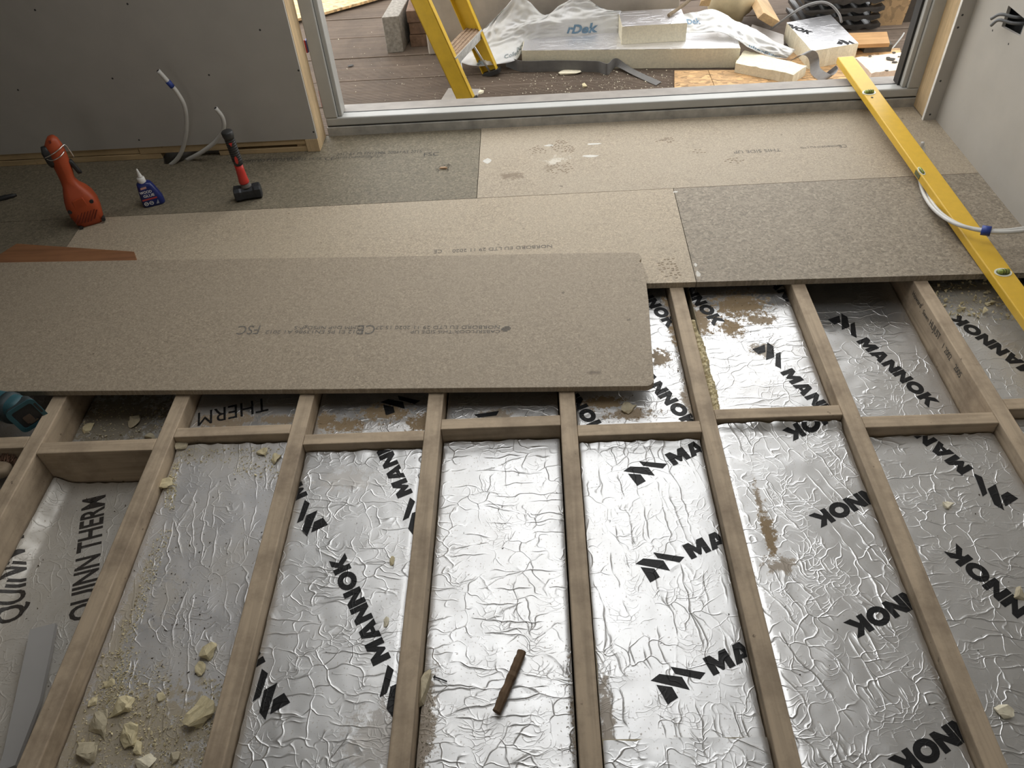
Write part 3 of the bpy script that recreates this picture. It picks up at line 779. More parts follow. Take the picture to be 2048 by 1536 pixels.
# --- near boards
Y0 = 0.42
nb0 = Board(0, Y0, NY[0][0] - .004, -0.10, 'dusty insulation board at the left edge beyond the first joist', foil('foil_near_0', 0.0, 0.5, 0.5, [], 0.4), seed=20)
nb1 = Board(1, Y0, NY[1][0] - .004, (-0.115, -0.125, -0.145, -0.135), 'dull insulation board printed QUINN in the leftmost bay', foil('foil_near_a', 1.2, 0.5, 0.62, [], 0.45, (0.78, 0.77, 0.74), (0.36, 0.31, 0.235)), seed=21, curl_l=0.03)
nb1.text('QUINN THERM', (47, 1237), (62, 985), M['ink_grey'], 0.022, 1.45)
nb1.text('QUINN THERM', (187, 1232), (208, 985), M['ink_grey'], 0.022, 1.45)
nb2 = Board(2, Y0, NY[2][0] - .006, (-0.060, -0.050, -0.040, -0.038), 'grey insulation board strewn with broken yellow foam, second bay from the left', foil('foil_near_b', 1.35, 1.0, 0.42, [blob(330, 1190, -.04, .05, .1, .5), blob(240, 1470, -.05, .34, .16, 0.9), blob(235, 1270, -.04, .035, .30, .8), blob(330, 960, -.04, .03, .12, .7), blob(455, 1420, -.05, .03, .2, .8), blob(390, 900, -.04, .18, .06, .6)], 0.40, (0.74, 0.75, 0.78), (0.40, 0.34, 0.24)), seed=22, curl=0.012)
nb3 = Board(3, Y0, NY[3][0] - .004, -0.036, 'bright insulation board with MANNOK reading upward, third bay from the left', foil('foil_near_c', 0.02, 1.0, 0.12, [blob(760, 1480, -.036, .1, .1, .35), blob(690, 960, -.036, .1, .05, .3)], 0.40), seed=23, curl=0.008)
nb3.mark((782, 1315), None, (700, 1129)); nb3.mark((826, 985), None, (790, 911)); nb3.mark((616, 990), None, (580, 915)); nb3.mark((531, 1323), None, (495, 1240))
nb4 = Board(4, Y0, NY[4][0] - .004, -0.052, 'plain unprinted insulation board with the brown stick on it, middle bay', foil('foil_near_d', 0.0, 1.35, 0.10, [blob(1165, 1420, -.05, .028, .26, .8), blob(850, 1450, -.05, .03, .16, .7)], 0.40), seed=24)
nb5 = Board(5, Y0 + 0.22, NY[5][0] - .004, -0.030, 'insulation board with three MA marks cut off by the joist, right of the plain bay', foil('foil_near_e', 1.45, 0.9, 0.07, [blob(1215, 1440, -.03, .02, .14, .6)], 0.42), seed=25, curl=0.010, curl_len=0.02)
nb5.mark((1347, 931), None, (1413, 902)); nb5.mark((1383, 1119), None, (1456, 1088)); nb5.mark((1427, 1352), None, (1485, 1325))
nb6 = Board(6, Y0, NY[6][0] - .004, -0.028, 'crinkled insulation board with three NNOK marks upside down and a rusty dirt streak', foil('foil_near_f', 1.15, 0.9, 0.10, [blob(1535, 1060, -.028, .022, .11, 1.0), blob(1520, 1010, -.028, .012, .10, .8), blob(1560, 1130, -.028, .05, .03, .7)], 0.33), seed=26, curl=0.020, curl_len=0.035)
nb6.mark(None, (1617, 1031), (1746, 970)); nb6.mark(None, (1687, 1245), (1824, 1175)); nb6.mark(None, (1775, 1518), (1925, 1428)); nb6.mark(None, (1564, 862), (1690, 806))
nb7 = Board(7, Y0, NY[7][0] - .004, -0.036, 'silver insulation board with two MANNOK marks upside down in front of the graded joist noggin', foil('foil_near_g', 0.0, 0.95, 0.12, [], 0.33), seed=27)
nb7.mark((1947, 937), None, (1852, 862)); nb7.mark(None, (1912, 1087), (2048, 1208))
nb8 = Board(8, Y0, NY[8][0] - .004, -0.040, 'silver insulation board at the lower right edge beyond the graded joist', foil('foil_near_h', 0.0, 0.9, 0.12, [], 0.33), seed=28)
# offcut that meets the near end of the MA board
oc = Board(5, 0.30, Y0 + 0.217, (-0.024, -0.024, -0.018, -0.014), 'bright foil offcut at the bottom edge below the MA marks', foil('foil_offcut', 0.4, 0.6, 0.04, [], 0.36), seed=31, thick=0.09)
fb0 = Board(0, NY[0][1] + .004, YF, -0.11, 'shadowed insulation board behind the far left noggin', foil('foil_far_0', 0.0, 0.5, 0.6, [], 0.45), seed=10)

# ================================================================== LOOSE CHIPBOARD PANEL
LA, LB = -0.0803, 0.063                    # its top face: z = LA + LB*y, front on the joists, back propped on the offcut
def LP(px, py): return PS(px, py, LA, LB)
mat_loose = chipboard('worn_chipboard', (0.385, 0.318, 0.236), (0.405, 0.340, 0.258), 0.75,
    stains=[(*LP(1190, 745).xy, 0.07, 0.03, (0.16, 0.125, 0.095), 0.47), (*LP(1270, 560).xy, 0.06, 0.12, (0.25, 0.215, 0.16), 0.48)])
lb = empty('chipboard_panel', LP(640, 650) - V(0, 0, 0.03), 'loose unfixed chipboard panel lying over the joists in the middle', 'chipboard')
edge = [(-70, 783.5), (300, 781), (700, 778), (1100, 774.5), (1296, 772), (1303, 769), (1308, 762), (1303, 690), (1297, 600), (1290, 545), (1286, 527), (1279, 523), (1283, 516), (1279, 509), (1268, 504.5), (1100, 507), (800, 512), (400, 518), (-70, 526)]
prism('panel', [LP(*q) for q in edge], (0, 0.0014, -0.0215), mat_loose, lb, bevel=0.0015)
be_ = [LP(*q) for q in edge[14:]]        # frayed pale tongue along its back edge
prism('frayed_edge', [q + V(0, .0002, -.004) for q in be_] + [q + V(0, .0045 + .0012 * math.sin(i * 7.0), -.0045) for i, q in reversed(list(enumerate(be_)))], (0, 0, -.006), simple('raw_chip_edge', (0.62, 0.52, 0.36), 0.9, 0, .3, 160, .4), lb)
def board_text(string, start, end, parent, mat, a=ZF, b=0.0, bold=0.0, hs=1.0, name='stamped_text'):
    s0, e0 = PS(*start, a, b), PS(*end, a, b)
    tv, tf = text_geo(string, bold); w = max(q.x for q in tv); d = (e0 - s0); L_ = d.length; d.z = 0; d.normalize(); u = V(-d.y, d.x, 0); k = L_ / w
    vs = []
    for q in tv:
        p_ = s0 + d * (q.x * k) + u * (q.y * k * hs); p_.z = a + b * p_.y + 0.0005; vs.append(p_)
    return obj(name, vs, tf, mat, parent)
bt = lambda t_, s_, e_, hs=1.0, bold=0.0, mt=None: board_text(t_, s_, e_, lb, mt or M['board_ink'], LA, LB, bold, hs)
bt('NORBORD EU LTD 29 11 2020 15:27', (1001, 651), (752, 652), 0.85)
bt('22MM DoP NP5DgP-5', (729, 651.5), (590, 652.5), 0.85)
bt('CABERFLOOR THIS SIDE UP', (1001, 660), (822, 661), 0.85)
bt('2012 E1 P5 EN13986 A1 2012', (729, 660), (532, 661), 0.85)
bt('FSC', (524, 651), (478, 652), 1.2)
bt('CE', (753, 650), (717, 651), 1.2)
lc = LP(1012, 658)
for k, (o_, hw) in enumerate(((-0.0095, .5), (-0.0045, .85), (0.0005, 1.0), (0.0055, .85), (0.0105, .5))):
    prism('stamped_logo', [V(lc.x + dx * hw * 0.016 + o_ * 0.3, lc.y + o_ + dy, LA + LB * (lc.y + o_ + dy) + 0.0006) for dx, dy in ((-1, -.0018), (1, -.0018), (1, .0018), (-1, .0018))], (0, 0, -0.0004), M['board_ink'], lb)
# stamps on the laid boards
for t_, s_, e_, hs, mt in (('FSC', (846, 313), (878, 311), 1.0, M['board_ink_dark']), ('CE', (648, 321), (668, 320), 1.0, M['board_ink_dark']), ('2012 E1 P5 EN13986 2004+A1 2015', (672, 311.5), (843, 305), 1.3, M['board_ink_dark']),
                           ('22MM DoP:NP5DgP-U5', (669, 318), (765, 314), 1.2, M['board_ink_dark']), ('CABERFLOOR THIS SIDE UP', (480, 323), (600, 317), 1.0, M['board_ink_dark']), ('NORBORD EU LTD 20 05 2021 14:12', (452, 327), (642, 319), 1.1, M['board_ink_dark']),
                           ('NORBORD EU LTD', (1680, 290), (1600, 294), 1.0, M['board_ink']), ('CE', (1692, 289), (1676, 290), 1.2, M['board_ink']), ('THIS SIDE UP', (1560, 297), (1466, 302), 1.0, M['board_ink']),
                           ('CE', (885, 499), (868, 500), 1.2, M['board_ink']), ('NORBORD EU LTD 29 11 2020', (1105, 489), (905, 499), 1.0, M['board_ink'])):
    board_text(t_, s_, e_, floor, mt, ZF, 0.0, 0.0, hs)

# muddy boot prints and paint scuffs on the laid boards
M['mud'] = simple('dry_mud', (0.20, 0.15, 0.10), 0.9, 0, 0.25, 80)
M['scuff'] = simple('white_scuff', (0.62, 0.60, 0.55), 0.8, 0, 0.1, 60)
rgp = random.Random(31)
def tread(px, py, rows, cols, ang, nm='boot_print'):
    c0 = P2(px, py); gg = []
    for i in range(rows):
        for j in range(cols):
            if rgp.random() < .28: continue
            lx, ly = (j - cols / 2) * .014 + rgp.uniform(-.003, .003), (i - rows / 2) * .013 + rgp.uniform(-.003, .003)
            if (lx / (cols * .0075)) ** 2 + (ly / (rows * .007)) ** 2 > 1: continue
            a_ = ang + rgp.uniform(-.3, .3); ca, sa = math.cos(ang), math.sin(ang)
            x, y = c0.x + lx * ca - ly * sa, c0.y + lx * sa + ly * ca; dx, dy = math.cos(a_) * .0045, math.sin(a_) * .0045
            gg.append(prism_geo([V(x - dx + dy * .4, y - dy - dx * .4, ZF + .0004), V(x + dx + dy * .4, y + dy - dx * .4, ZF + .0004), V(x + dx - dy * .4, y + dy + dx * .4, ZF + .0004), V(x - dx - dy * .4, y - dy + dx * .4, ZF + .0004)], (0, 0, -.0003)))
    v, f = merge(*gg); o = obj(nm, v, f, M['mud'], floor); o['kind'] = 'stuff'
tread(1120, 335, 8, 8, .3); tread(1125, 292, 10, 6, .5); tread(1332, 280, 4, 6, .2); tread(1400, 302, 4, 4, .1); tread(1075, 300, 6, 5, .6); tread(1340, 535, 9, 5, .1); tread(1470, 320, 4, 6, .2)
for px, py, w_, h_ in ((1187, 288, .05, .008), (1180, 312, .05, .012), (1098, 291, .035, .01), (975, 322, .03, .02), (1396, 549, .012, .02), (1391, 530, .008, .012), (1350, 384, .02, .006)):
    c0 = P2(px, py); pts = [V(c0.x + math.cos(t * .785) * w_ * rgp.uniform(.6, 1.2) / 2 * 1.3, c0.y + math.sin(t * .785) * h_ * rgp.uniform(.6, 1.2), ZF + .0004) for t in range(8)]
    prism('paint_scuff', pts, (0, 0, -.0003), M['scuff'], floor)

# reddish plywood offcut under the back edge of the loose panel
pw = P(130, 505, ZF + 0.012)
zt = ZF + 0.011
prism('plywood_offcut', [P(-40, 540, zt), P(280, 540, zt), P(268, 503, zt), P(33, 487, zt), P(22, 494, zt), P(0, 508, zt), P(-40, 528, zt)], (0, 0, -0.0108), timber('red_plywood', (0.27, 0.125, 0.058), 'X', 0.35, (0.12, 0.06, 0.04)), bevel=0.001)
tag([o for o in C.objects][-1], 'reddish brown plywood offcut under the back edge of the loose panel', 'offcut')

# ================================================================== YELLOW LEVEL
VB, VA = 0.0687, -0.1225
TA = VA + 0.030
lv = empty('spirit_level', PS(1842, 340, VA, VB), 'long yellow spirit level lying from the floor out over the door threshold', 'spirit level')
a0, a1 = PS(1675, 114, TA, VB), PS(2024, 605, TA, VB)
c0, c1 = PS(1703, 112, TA, VB), PS(2048, 563, TA, VB)
d = (a1 - a0).normalized()
side = V(d.y, -d.x, 0).normalized(); side = side if side.x > 0 else -side
wd = ((c0 - a0).dot(side) + (c1 - a0).dot(side)) / 2
up = side.cross(d); up = up if up.z > 0 else -up
LEN = 1.98
n0, n1 = a0 + d * LEN, a0 + side * wd + d * LEN
M['yellow'] = simple('yellow_paint', (0.72, 0.45, 0.045), 0.42, 0, 0.05, 40)
print('level width', wd, 'dir', d, 'near', n0)
body = [a0, a0 + side * wd, n1, n0]
prism('level_body', body, up * -0.030, M['yellow'], lv, bevel=0.0035)
M['endcap'] = simple('level_end_cap', (0.55, 0.30, 0.22), 0.5)
prism('end_cap', [q + V(0, 0, 0) for q in (a0 - d * 0.004 + side * 0.002 - up * 0.002, a0 - d * 0.004 + side * (wd - 0.002) - up * 0.002, a0 + side * (wd - 0.002) - up * 0.002, a0 + side * 0.002 - up * 0.002)], up * -0.026, M['endcap'], lv)
M['vialframe'] = simple('vial_frame', (0.75, 0.76, 0.66), 0.3)
M['vial'] = simple('green_vial', (0.32, 0.38, 0.08), 0.15, 0, 0.1, 20)
M['vialdark'] = simple('vial_shadow', (0.12, 0.13, 0.06), 0.3)
def oval(c, u, w, ru, rw, n=20): return [c + u * (ru * math.cos(6.28319 * k / n)) + w * (rw * math.sin(6.28319 * k / n)) for k in range(n)]
def vial(c, du, dw, ru, rw):
    vf = prism('vial_window', oval(c + up * 0.0012, du, dw, ru, rw), up * -0.004, M['vialframe'], lv)
    prism('vial_recess', oval(c + up * 0.0016, du, dw, ru * 0.80, rw * 0.72), up * -0.001, M['vialdark'], vf)
    v, f = tube_geo([c + up * 0.0035 - du * ru * 0.6, c + up * 0.0035 + du * ru * 0.6], rw * 0.42, 12); obj('vial', v, f, M['vial'], vf, smooth=True)
    for s_ in (-1, 1):
        v, f = tube_geo([c + up * 0.0035 + du * (ru * 0.14 * s_ - 0.0008), c + up * 0.0035 + du * (ru * 0.14 * s_ + 0.0008)], rw * 0.46, 12); obj('vial_ring', v, f, M['black'], vf)
v1, v2_, vc = PS(1738, 185, TA, VB), PS(2006, 545, TA, VB), PS(1846, 342, TA, VB)
vial(v1, side, d, 0.028, 0.021); vial(v2_, side, d, 0.028, 0.021)
ce_ = a0 + d * ((vc - a0).dot(d)) + side * 0.010
vial(ce_, d, side, 0.026, 0.010)
v, f = dot_geo(PS(1744, 195, TA, VB) + up * 0.001, up, 0.005, 10); obj('hanging_hole', v, f, M['black'], lv)
tv_ = ce_ - side * 0.0106 - up * 0.014
prism('vial_slot', [tv_ + d * x_ + up * z_ for x_, z_ in ((-.02, -.009), (.02, -.009), (.02, .009), (-.02, .009))], side * -0.0008, M['vialdark'], lv)

# ================================================================== WHITE PIPES
M['pipe'] = simple('white_plastic_pipe', (0.62, 0.61, 0.58), 0.4, 0, 0.04, 20)
M['bluetape'] = simple('blue_tape', (0.03, 0.06, 0.28), 0.45)
def lvl_z(y): return TA + VB * y
looped = empty('pipe_pair', P(1905, 445, ZF), 'pair of thin white pipes looped over and under the yellow level', 'pipe')
path = [(2060, 455, .115), (2010, 461, .116), (1965, 460, .112), (1915, 449, .098), (1876, 426, .070), (1852, 397, .045), (1841, 366, .0335), (1839, 335, .032), (1841, 306, .045), (1846, 284, .085)]
base = [P(*q) for q in path]
base[0].x = min(base[0].x, RW_X - 0.005)
p1 = spline(base, 6)
tube('pipe', p1, 0.0068, M['pipe'], looped)
off = [q + V(0.012, -0.013, 0.002 if i < 4 else 0.0) for i, q in enumerate(base)]
off[-1] += V(-0.006, 0.013, -0.018); off[-2] += V(-0.003, 0.006, 0); off[0].x = min(off[0].x, RW_X - 0.004)
tube('pipe', spline(off, 6), 0.0068, M['pipe'], looped)
bt_a = P(1968, 460, .111) + V(0.004, -0.006, 0.001); dd = (base[1] - base[3]).normalized()
v, f = tube_geo([bt_a - dd * 0.014, bt_a + dd * 0.014], 0.0165, 12); obj('tape_band', v, f, M['bluetape'], looped, smooth=True)

def wall_pipe(pts, label, tape=None):
    q = [PY(px, py, Y) for px, py, Y in pts]
    r = empty('water_pipe', q[0], label, 'pipe', 'pipes rising at the left wall')
    sp = spline(q, 6)
    tube('pipe', sp, 0.0088, M['pipe'], r, n=12)
    dd = (sp[-1] - sp[-2]).normalized()
    v, f = tube_geo([sp[-1] - dd * 0.002, sp[-1] + dd * 0.0008], 0.0055, 12); obj('pipe_bore', v, f, M['black'], r)
    if tape:
        i = min(range(len(sp)), key=lambda k: (sp[k] - PY(*tape)).length); dd = (sp[i + 1] - sp[i - 1]).normalized()
        v, f = tube_geo([sp[i] - dd * 0.014, sp[i] + dd * 0.014], 0.0105, 12); obj('tape_band', v, f, M['bluetape'], r, smooth=True)
wall_pipe([(338, 333, 3.12), (356, 316, 3.105), (367, 292, 3.09), (373, 252, 3.07), (369, 213, 3.05), (355, 186, 3.04), (340, 168, 3.03), (316, 141, 3.02)], 'taller white pipe with a blue tape band rising by the left wall', (339, 168, 3.03))
wall_pipe([(372, 321, 3.15), (402, 305, 3.12), (432, 282, 3.10), (447, 257, 3.08), (445, 235, 3.07), (431, 216, 3.06)], 'shorter curved white pipe left of the hammer handle')

# ================================================================== ORANGE NAILER
M['orange'] = simple('orange_plastic', (0.38, 0.062, 0.017), 0.5, 0, 0.1, 25)
M['orange_dark'] = simple('dark_red_plastic', (0.16, 0.02, 0.008), 0.6)
M['blackplastic'] = simple('black_plastic', (0.022, 0.022, 0.022), 0.5)
M['steel'] = simple('bright_steel', (0.75, 0.75, 0.73), 0.25, 1.0, 0.05)
nb = P(182, 441, ZF)
nl_ = empty('nail_gun', nb, 'orange nail gun standing upright on its vented end', 'nail gun')
fu, fn, zz = V(0.90, 0.44, 0), V(0.44, -0.90, 0), V(0, 0, 1)
def nsec(z, hu, hw, ou=0.0, ow=0.0, r=0.35): return rrect(nb + zz * z + fu * ou + fn * ow, fu, fn, hu, hw, min(hu, hw) * (1 if r > 1 else r * 1.6))
secs = [nsec(0.0, .044, .038), nsec(.012, .052, .046), nsec(.05, .059, .052), nsec(.085, .060, .054), nsec(.115, .054, .05), nsec(.14, .044, .042, -.002), nsec(.165, .030, .03, -.006), nsec(.19, .0265, .027, -.008, 0, 2), nsec(.22, .029, .030, -.004, 0, 2), nsec(.26, .032, .033, -.002, 0, 2), nsec(.30, .033, .032, 0, 0, 2), nsec(.33, .031, .028, .001, 0, 2), nsec(.35, .022, .022, .006, 0, 2), nsec(.362, .012, .014, .008, 0, 2)]
v, f = loft_geo(secs); obj('body', v, f, M['orange'], nl_, smooth=True)
for k in range(7):                          # slanted cooling slots on the face
    x = -0.036 + k * 0.0115
    c_ = nb + zz * 0.047 + fu * x + fn * 0.0535
    l_ = 0.020 if k in (0, 6) else 0.027
    e_ = (fu * 0.55 + zz * 0.83)
    prism('vent_slot', [c_ - e_ * l_ - fu * .0022, c_ - e_ * l_ + fu * .0022, c_ + e_ * l_ + fu * .0022, c_ + e_ * l_ - fu * .0022], fn * -0.006, M['orange_dark'], nl_)
prism('cover_plate', [nb + fn * .0535 + fu * x_ + zz * z_ for x_, z_ in ((-.026, .086), (.022, .092), (.016, .128), (-.024, .122))], fn * -0.012, M['orange'], nl_, bevel=0.002)
for x_, z_ in ((-.048, .078), (.040, .098), (.050, .012), (-.038, .002)):
    c_ = nb + fu * x_ + zz * (z_ + .004) + fn * .046
    v, f = tube_geo([c_ - fn * 0.02, c_ + fn * 0.006], 0.0075, 12); obj('screw_boss', v, f, M['blackplastic'], nl_)
v, f = loft_geo([rrect(nb + zz * z_ + fu * -.030 + fn * .012, fu, fn, h_, h_, h_ * .6) for z_, h_ in ((.255, .008), (.27, .014), (.315, .016), (.335, .010))]); obj('trigger_guard', v, f, M['blackplastic'], nl_, smooth=True)
v, f = loft_geo([rrect(nb + zz * z_ + fu * (.040 + (z_ - .22) * -0.25) + fn * .005, fu, fn, .008, .010, .005) for z_ in (.205, .215, .25, .262)]); obj('side_clip', v, f, M['blackplastic'], nl_, smooth=True)
hk = [(-.040, .302, .03), (-.01, .312, .036), (.02, .322, .030), (.040, .325, .012), (.046, .300, .008), (.050, .268, .008)]
tube('belt_hook', spline([nb + fu * a + zz * b + fn * c_ for a, b, c_ in hk], 5), 0.0022, M['steel'], nl_, n=8)
tube('belt_hook', spline([nb + fu * a + zz * b + fn * c_ for a, b, c_ in ((-.042, .296, .02), (-.02, .290, .038), (.012, .298, .038), (.03, .305, .02))], 5), 0.0022, M['steel'], nl_, n=8)
prism('nose_slot', [nb + fn * .0225 + fu * x_ + zz * z_ for x_, z_ in ((-.006, .318), (.0, .318), (.004, .356), (-.004, .356))], fn * -0.01, M['orange_dark'], nl_)

# ================================================================== GLUE BOTTLE
gb = P(309, 407, ZF)
gl_ = empty('glue_bottle', gb, 'blue squeeze bottle of wood glue with a white nozzle', 'bottle')
M['blueplastic'] = simple('navy_plastic', (0.012, 0.022, 0.13), 0.3, 0, 0.08, 20)
M['whiteplastic'] = simple('white_plastic', (0.72, 0.71, 0.68), 0.4, 0, 0.04)
gu, gn = V(0.93, 0.37, 0).normalized(), V(0.37, -0.93, 0).normalized()
def gsec(z, hu, hw, ou=0.0): return rrect(gb + zz * z + gu * ou, gu, gn, hu, hw, hw * 0.8, 5)
v, f = loft_geo([gsec(0, .040, .020), gsec(.004, .044, .023), gsec(.03, .043, .0235), gsec(.06, .037, .0225, -.003), gsec(.085, .031, .021, -.006), gsec(.098, .027, .019, -.008), gsec(.104, .014, .013, -.010)])
obj('body', v, f, M['blueplastic'], gl_, smooth=True)
cc = gb + gu * -.010
v, f = tube_geo([cc + zz * z_ for z_ in (.100, .102, .122, .1245)], [.0145, .0155, .0148, .011], 20); obj('cap', v, f, M['whiteplastic'], gl_, smooth=True)
v, f = tube_geo([cc + zz * z_ for z_ in (.124, .130, .150, .160)], [.0095, .0085, .0042, .0026], 14); obj('nozzle', v, f, M['whiteplastic'], gl_, smooth=True)
def gface(x, z):                           # point on the front face of the bottle
    w_ = .0236 if z < .03 else lerp(.0236, .021, (z - .03) / .055)
    return gb + gu * x + zz * z + gn * (w_ + .0006)
def gtext(s_, x, z, h, wd, mt):
    tv, tf = text_geo(s_, 0.02); w = max(q.x for q in tv)
    obj('label_print', [gface(x + q.x / w * wd, z + q.y / 0.7 * h) for q in tv], tf, mt, gl_)
M['labelwhite'] = simple('label_white', (0.75, 0.75, 0.72), 0.6); M['labelred'] = simple('label_red', (0.42, 0.05, 0.05), 0.5)
gtext('WOOD', -.034, .062, .011, .046, M['labelwhite']); gtext('GLUE', -.026, .046, .011, .043, M['labelwhite'])
prism('label_band', [gface(x_, z_) for x_, z_ in ((-.036, .032), (.022, .034), (.022, .0405), (-.036, .0385))], gn * -0.0004, M['labelred'], gl_)
prism('label_patch', [gface(x_, z_) for x_, z_ in ((-.026, .080), (-.002, .082), (-.002, .090), (-.024, .089))], gn * -0.0004, simple('label_pink', (0.55, 0.3, 0.26), 0.6), gl_)
for x_ in (-.026, -.006):
    o_ = [gface(x_ + .0085 * math.cos(t * .5236), .018 + .0085 * math.sin(t * .5236)) for t in range(12)]; i_ = [gface(x_ + .006 * math.cos(t * .5236), .018 + .006 * math.sin(t * .5236)) for t in range(12)]
    obj('label_roundel', o_ + i_, [(t, (t + 1) % 12, 12 + (t + 1) % 12, 12 + t) for t in range(12)], M['labelwhite'], gl_)
    prism('label_roundel_bar', [gface(x_ + a, .018 + b) for a, b in ((-.004, -.0012), (.004, -.0012), (.004, .0015), (-.004, .0015))], gn * -0.0003, M['labelwhite'], gl_)
prism('label_corner', [gface(x_, z_) for x_, z_ in ((.010, .010), (.022, .010), (.022, .028))], gn * -0.0004, simple('label_grey', (0.35, 0.37, 0.42), 0.5), gl_)

# ================================================================== CLUB HAMMER
hb = P(500, 396, ZF)
hm = empty('club_hammer', hb, 'club hammer with red and black handle standing on its black steel head', 'hammer')
hu = V(0.97, 0.24, 0).normalized(); hn = V(0.24, -0.97, 0).normalized()
M['hammersteel'] = simple('black_forged_steel', (0.035, 0.037, 0.042), 0.42, 0.4, 0.25, 40)
def hsec(x, hw, hh): return rrect(hb + hu * x + zz * .029, hn, zz, hw, hh, .011, 1)
v, f = loft_geo([hsec(-.054, .021, .022), hsec(-.050, .026, .0275), hsec(-.030, .026, .0275), hsec(-.022, .0245, .026), hsec(.022, .0245, .026), hsec(.030, .026, .0275), hsec(.050, .026, .0275), hsec(.054, .021, .022)])
obj('head', v, f, M['hammersteel'], hm)
v, f = tube_geo([hb + zz * z_ for z_ in (.055, .058, .070, .074)], [.022, .022, .0175, .016], 16); obj('collar', v, f, simple('grey_rubber_collar', (0.12, 0.11, 0.10), 0.6), hm, smooth=True)
M['redgrip'] = simple('red_fibreglass', (0.52, 0.035, 0.025), 0.4, 0, 0.06)
v, f = tube_geo([hb + zz * z_ + hu * -.002 for z_ in (.072, .076, .10, .13, .155)], [.0195, .0205, .018, .0165, .0165], 16); obj('handle_shaft', v, f, M['redgrip'], hm, smooth=True)
gp = [(.153, .0175), (.165, .0180)]
z_ = .168
while z_ < .255:
    gp += [(z_, .0178), (z_ + .003, .0195), (z_ + .006, .0195), (z_ + .008, .0172)]; z_ += .0095
gp += [(.262, .0185), (.275, .0215), (.290, .0225), (.294, .019)]
v, f = tube_geo([hb + zz * a + hu * -.004 * ((a - .15) / .14) for a, b in gp], [b for a, b in gp], 18); obj('grip', v, f, M['blackplastic'], hm, smooth=True)
gx = lambda z_: .0205
prism('grip_inlay', [hb + zz * (.180 + .016 * math.sin(t * .5236)) + hu * (.006 * math.cos(t * .5236) - .001) + hn * .0202 for t in range(12)], hn * -0.003, M['redgrip'], hm)
prism('grip_inlay', [hb + zz * a + hu * b + hn * .0205 for a, b in ((.252, -.008), (.252, .004), (.238, -.002))], hn * -0.004, M['redgrip'], hm)

# black tool tip at the left edge
tb = [P(-60, 402, ZF + .008), P(-10, 399, ZF + .008), P(18, 393, ZF + .008), P(33, 389.5, ZF + .006)]
tube('scraper_handle', spline(tb, 4), [.012] * 5 + [.011] * 3 + [.009] * 3 + [.006] * 2, M['blackplastic'])
tag([o for o in C.objects][-1], 'black tapered tool handle lying on the floor at the left edge', 'tool')

# wood splinter with black fluff on the laid floor
sp_ = P(886, 338, ZF)
ws = empty('wood_splinter', sp_, 'small pale wood splinter with black fluff on the floor right of the hammer', 'splinter')
v, f = chunk_geo((sp_.x, sp_.y, ZF), .045, .010, .008, random.Random(3), 16, 0.1); obj('splinter', v, f, simple('pink_wood', (0.55, 0.36, 0.22), 0.7), ws)
rg = random.Random(5); gg = []
for k in range(9):
    a = rg.uniform(0, 6.28); c_ = sp_ + V(rg.uniform(-.02, .03), rg.uniform(-.012, .025), .001)
    gg.append(tube_geo([c_, c_ + V(math.cos(a) * .008, math.sin(a) * .008, .006), c_ + V(math.cos(a + .6) * .016, math.sin(a + .6) * .016, .002)], .0007, 4))
v, f = merge(*gg); fl = obj('fluff', v, f, M['black'], ws); fl['kind'] = 'stuff'

# brown stick on the plain foil
s0, s1 = P(993, 1424, -0.038), P(1044, 1303, -0.038)
dd = (s1 - s0); rg = random.Random(8)
v, f = tube_geo([s0 + dd * t + V(rg.uniform(-.0008, .0008), 0, 0) for t in [k / 14 for k in range(15)]], [.0105 + rg.uniform(-.001, .001) for k in range(15)], 8)
obj('bark_stick', v, f, timber('brown_bark', (0.17, 0.11, 0.065), 'Y', 0.6, (0.05, 0.035, 0.02)))
tag([o for o in C.objects][-1], 'brown wooden stick lying on the plain foil in the middle bay', 'stick')
nv0, nv1 = P(868, 1353, -0.046), P(894, 1363, -0.046)
v, f = merge(tube_geo([nv0, nv1], .0018, 8), tube_geo([nv0, nv0 + (nv1 - nv0) * 0.06], .0042, 10)); obj('nail', v, f, M['screw'])
tag([o for o in C.objects][-1], 'short black nail lying on the plain foil beside the joist', 'nail')

# ================================================================== TEAL POWER TOOL
tc = P(56, 832, 0.022)
tl = empty('power_tool', tc - V(0.05, -0.02, 0.05), 'teal cordless power tool without its battery at the left edge', 'power tool')
M['teal'] = simple('teal_plastic', (0.028, 0.095, 0.115), 0.5, 0, 0.1, 25)
M['teal_d'] = simple('dark_teal_rubber', (0.03, 0.045, 0.05), 0.65)
td = V(0.62, -0.72, 0.10).normalized(); tu = V(0.76, 0.62, 0.16).normalized(); tw = td.cross(tu).normalized(); tw = tw if tw.z > 0 else -tw
def tsec(s_, a, b, r=.016, oz=0.0): return rrect(tc + td * s_ + tw * oz, tu, tw, a, b, r, 4)
lw = V(-0.95, 0.25, 0.0).normalized()
def bsec(s_, a, b): 
    c_ = tc + td * -0.03 + lw * s_ + V(0, 0, 0.006); w3 = V(0, 0, 1); u3 = V(0.25, 0.95, 0)
    return rrect(c_, u3, w3, a, b, min(a, b) * .75, 4)
v, f = loft_geo([bsec(-.005, .030, .034), bsec(.02, .037, .042), bsec(.07, .041, .045), bsec(.14, .040, .043), bsec(.20, .034, .036)]); obj('body', v, f, M['teal'], tl, smooth=True)
v, f = loft_geo([bsec(.035, .0425, .046), bsec(.05, .044, .0475), bsec(.062, .0425, .0465)]); obj('rubber_band', v, f, M['teal_d'], tl, smooth=True)
v, f = loft_geo([tsec(-.045, .036, .040), tsec(-.02, .041, .043), tsec(-.004, .043, .045)]); obj('collar', v, f, M['teal_d'], tl, smooth=True)
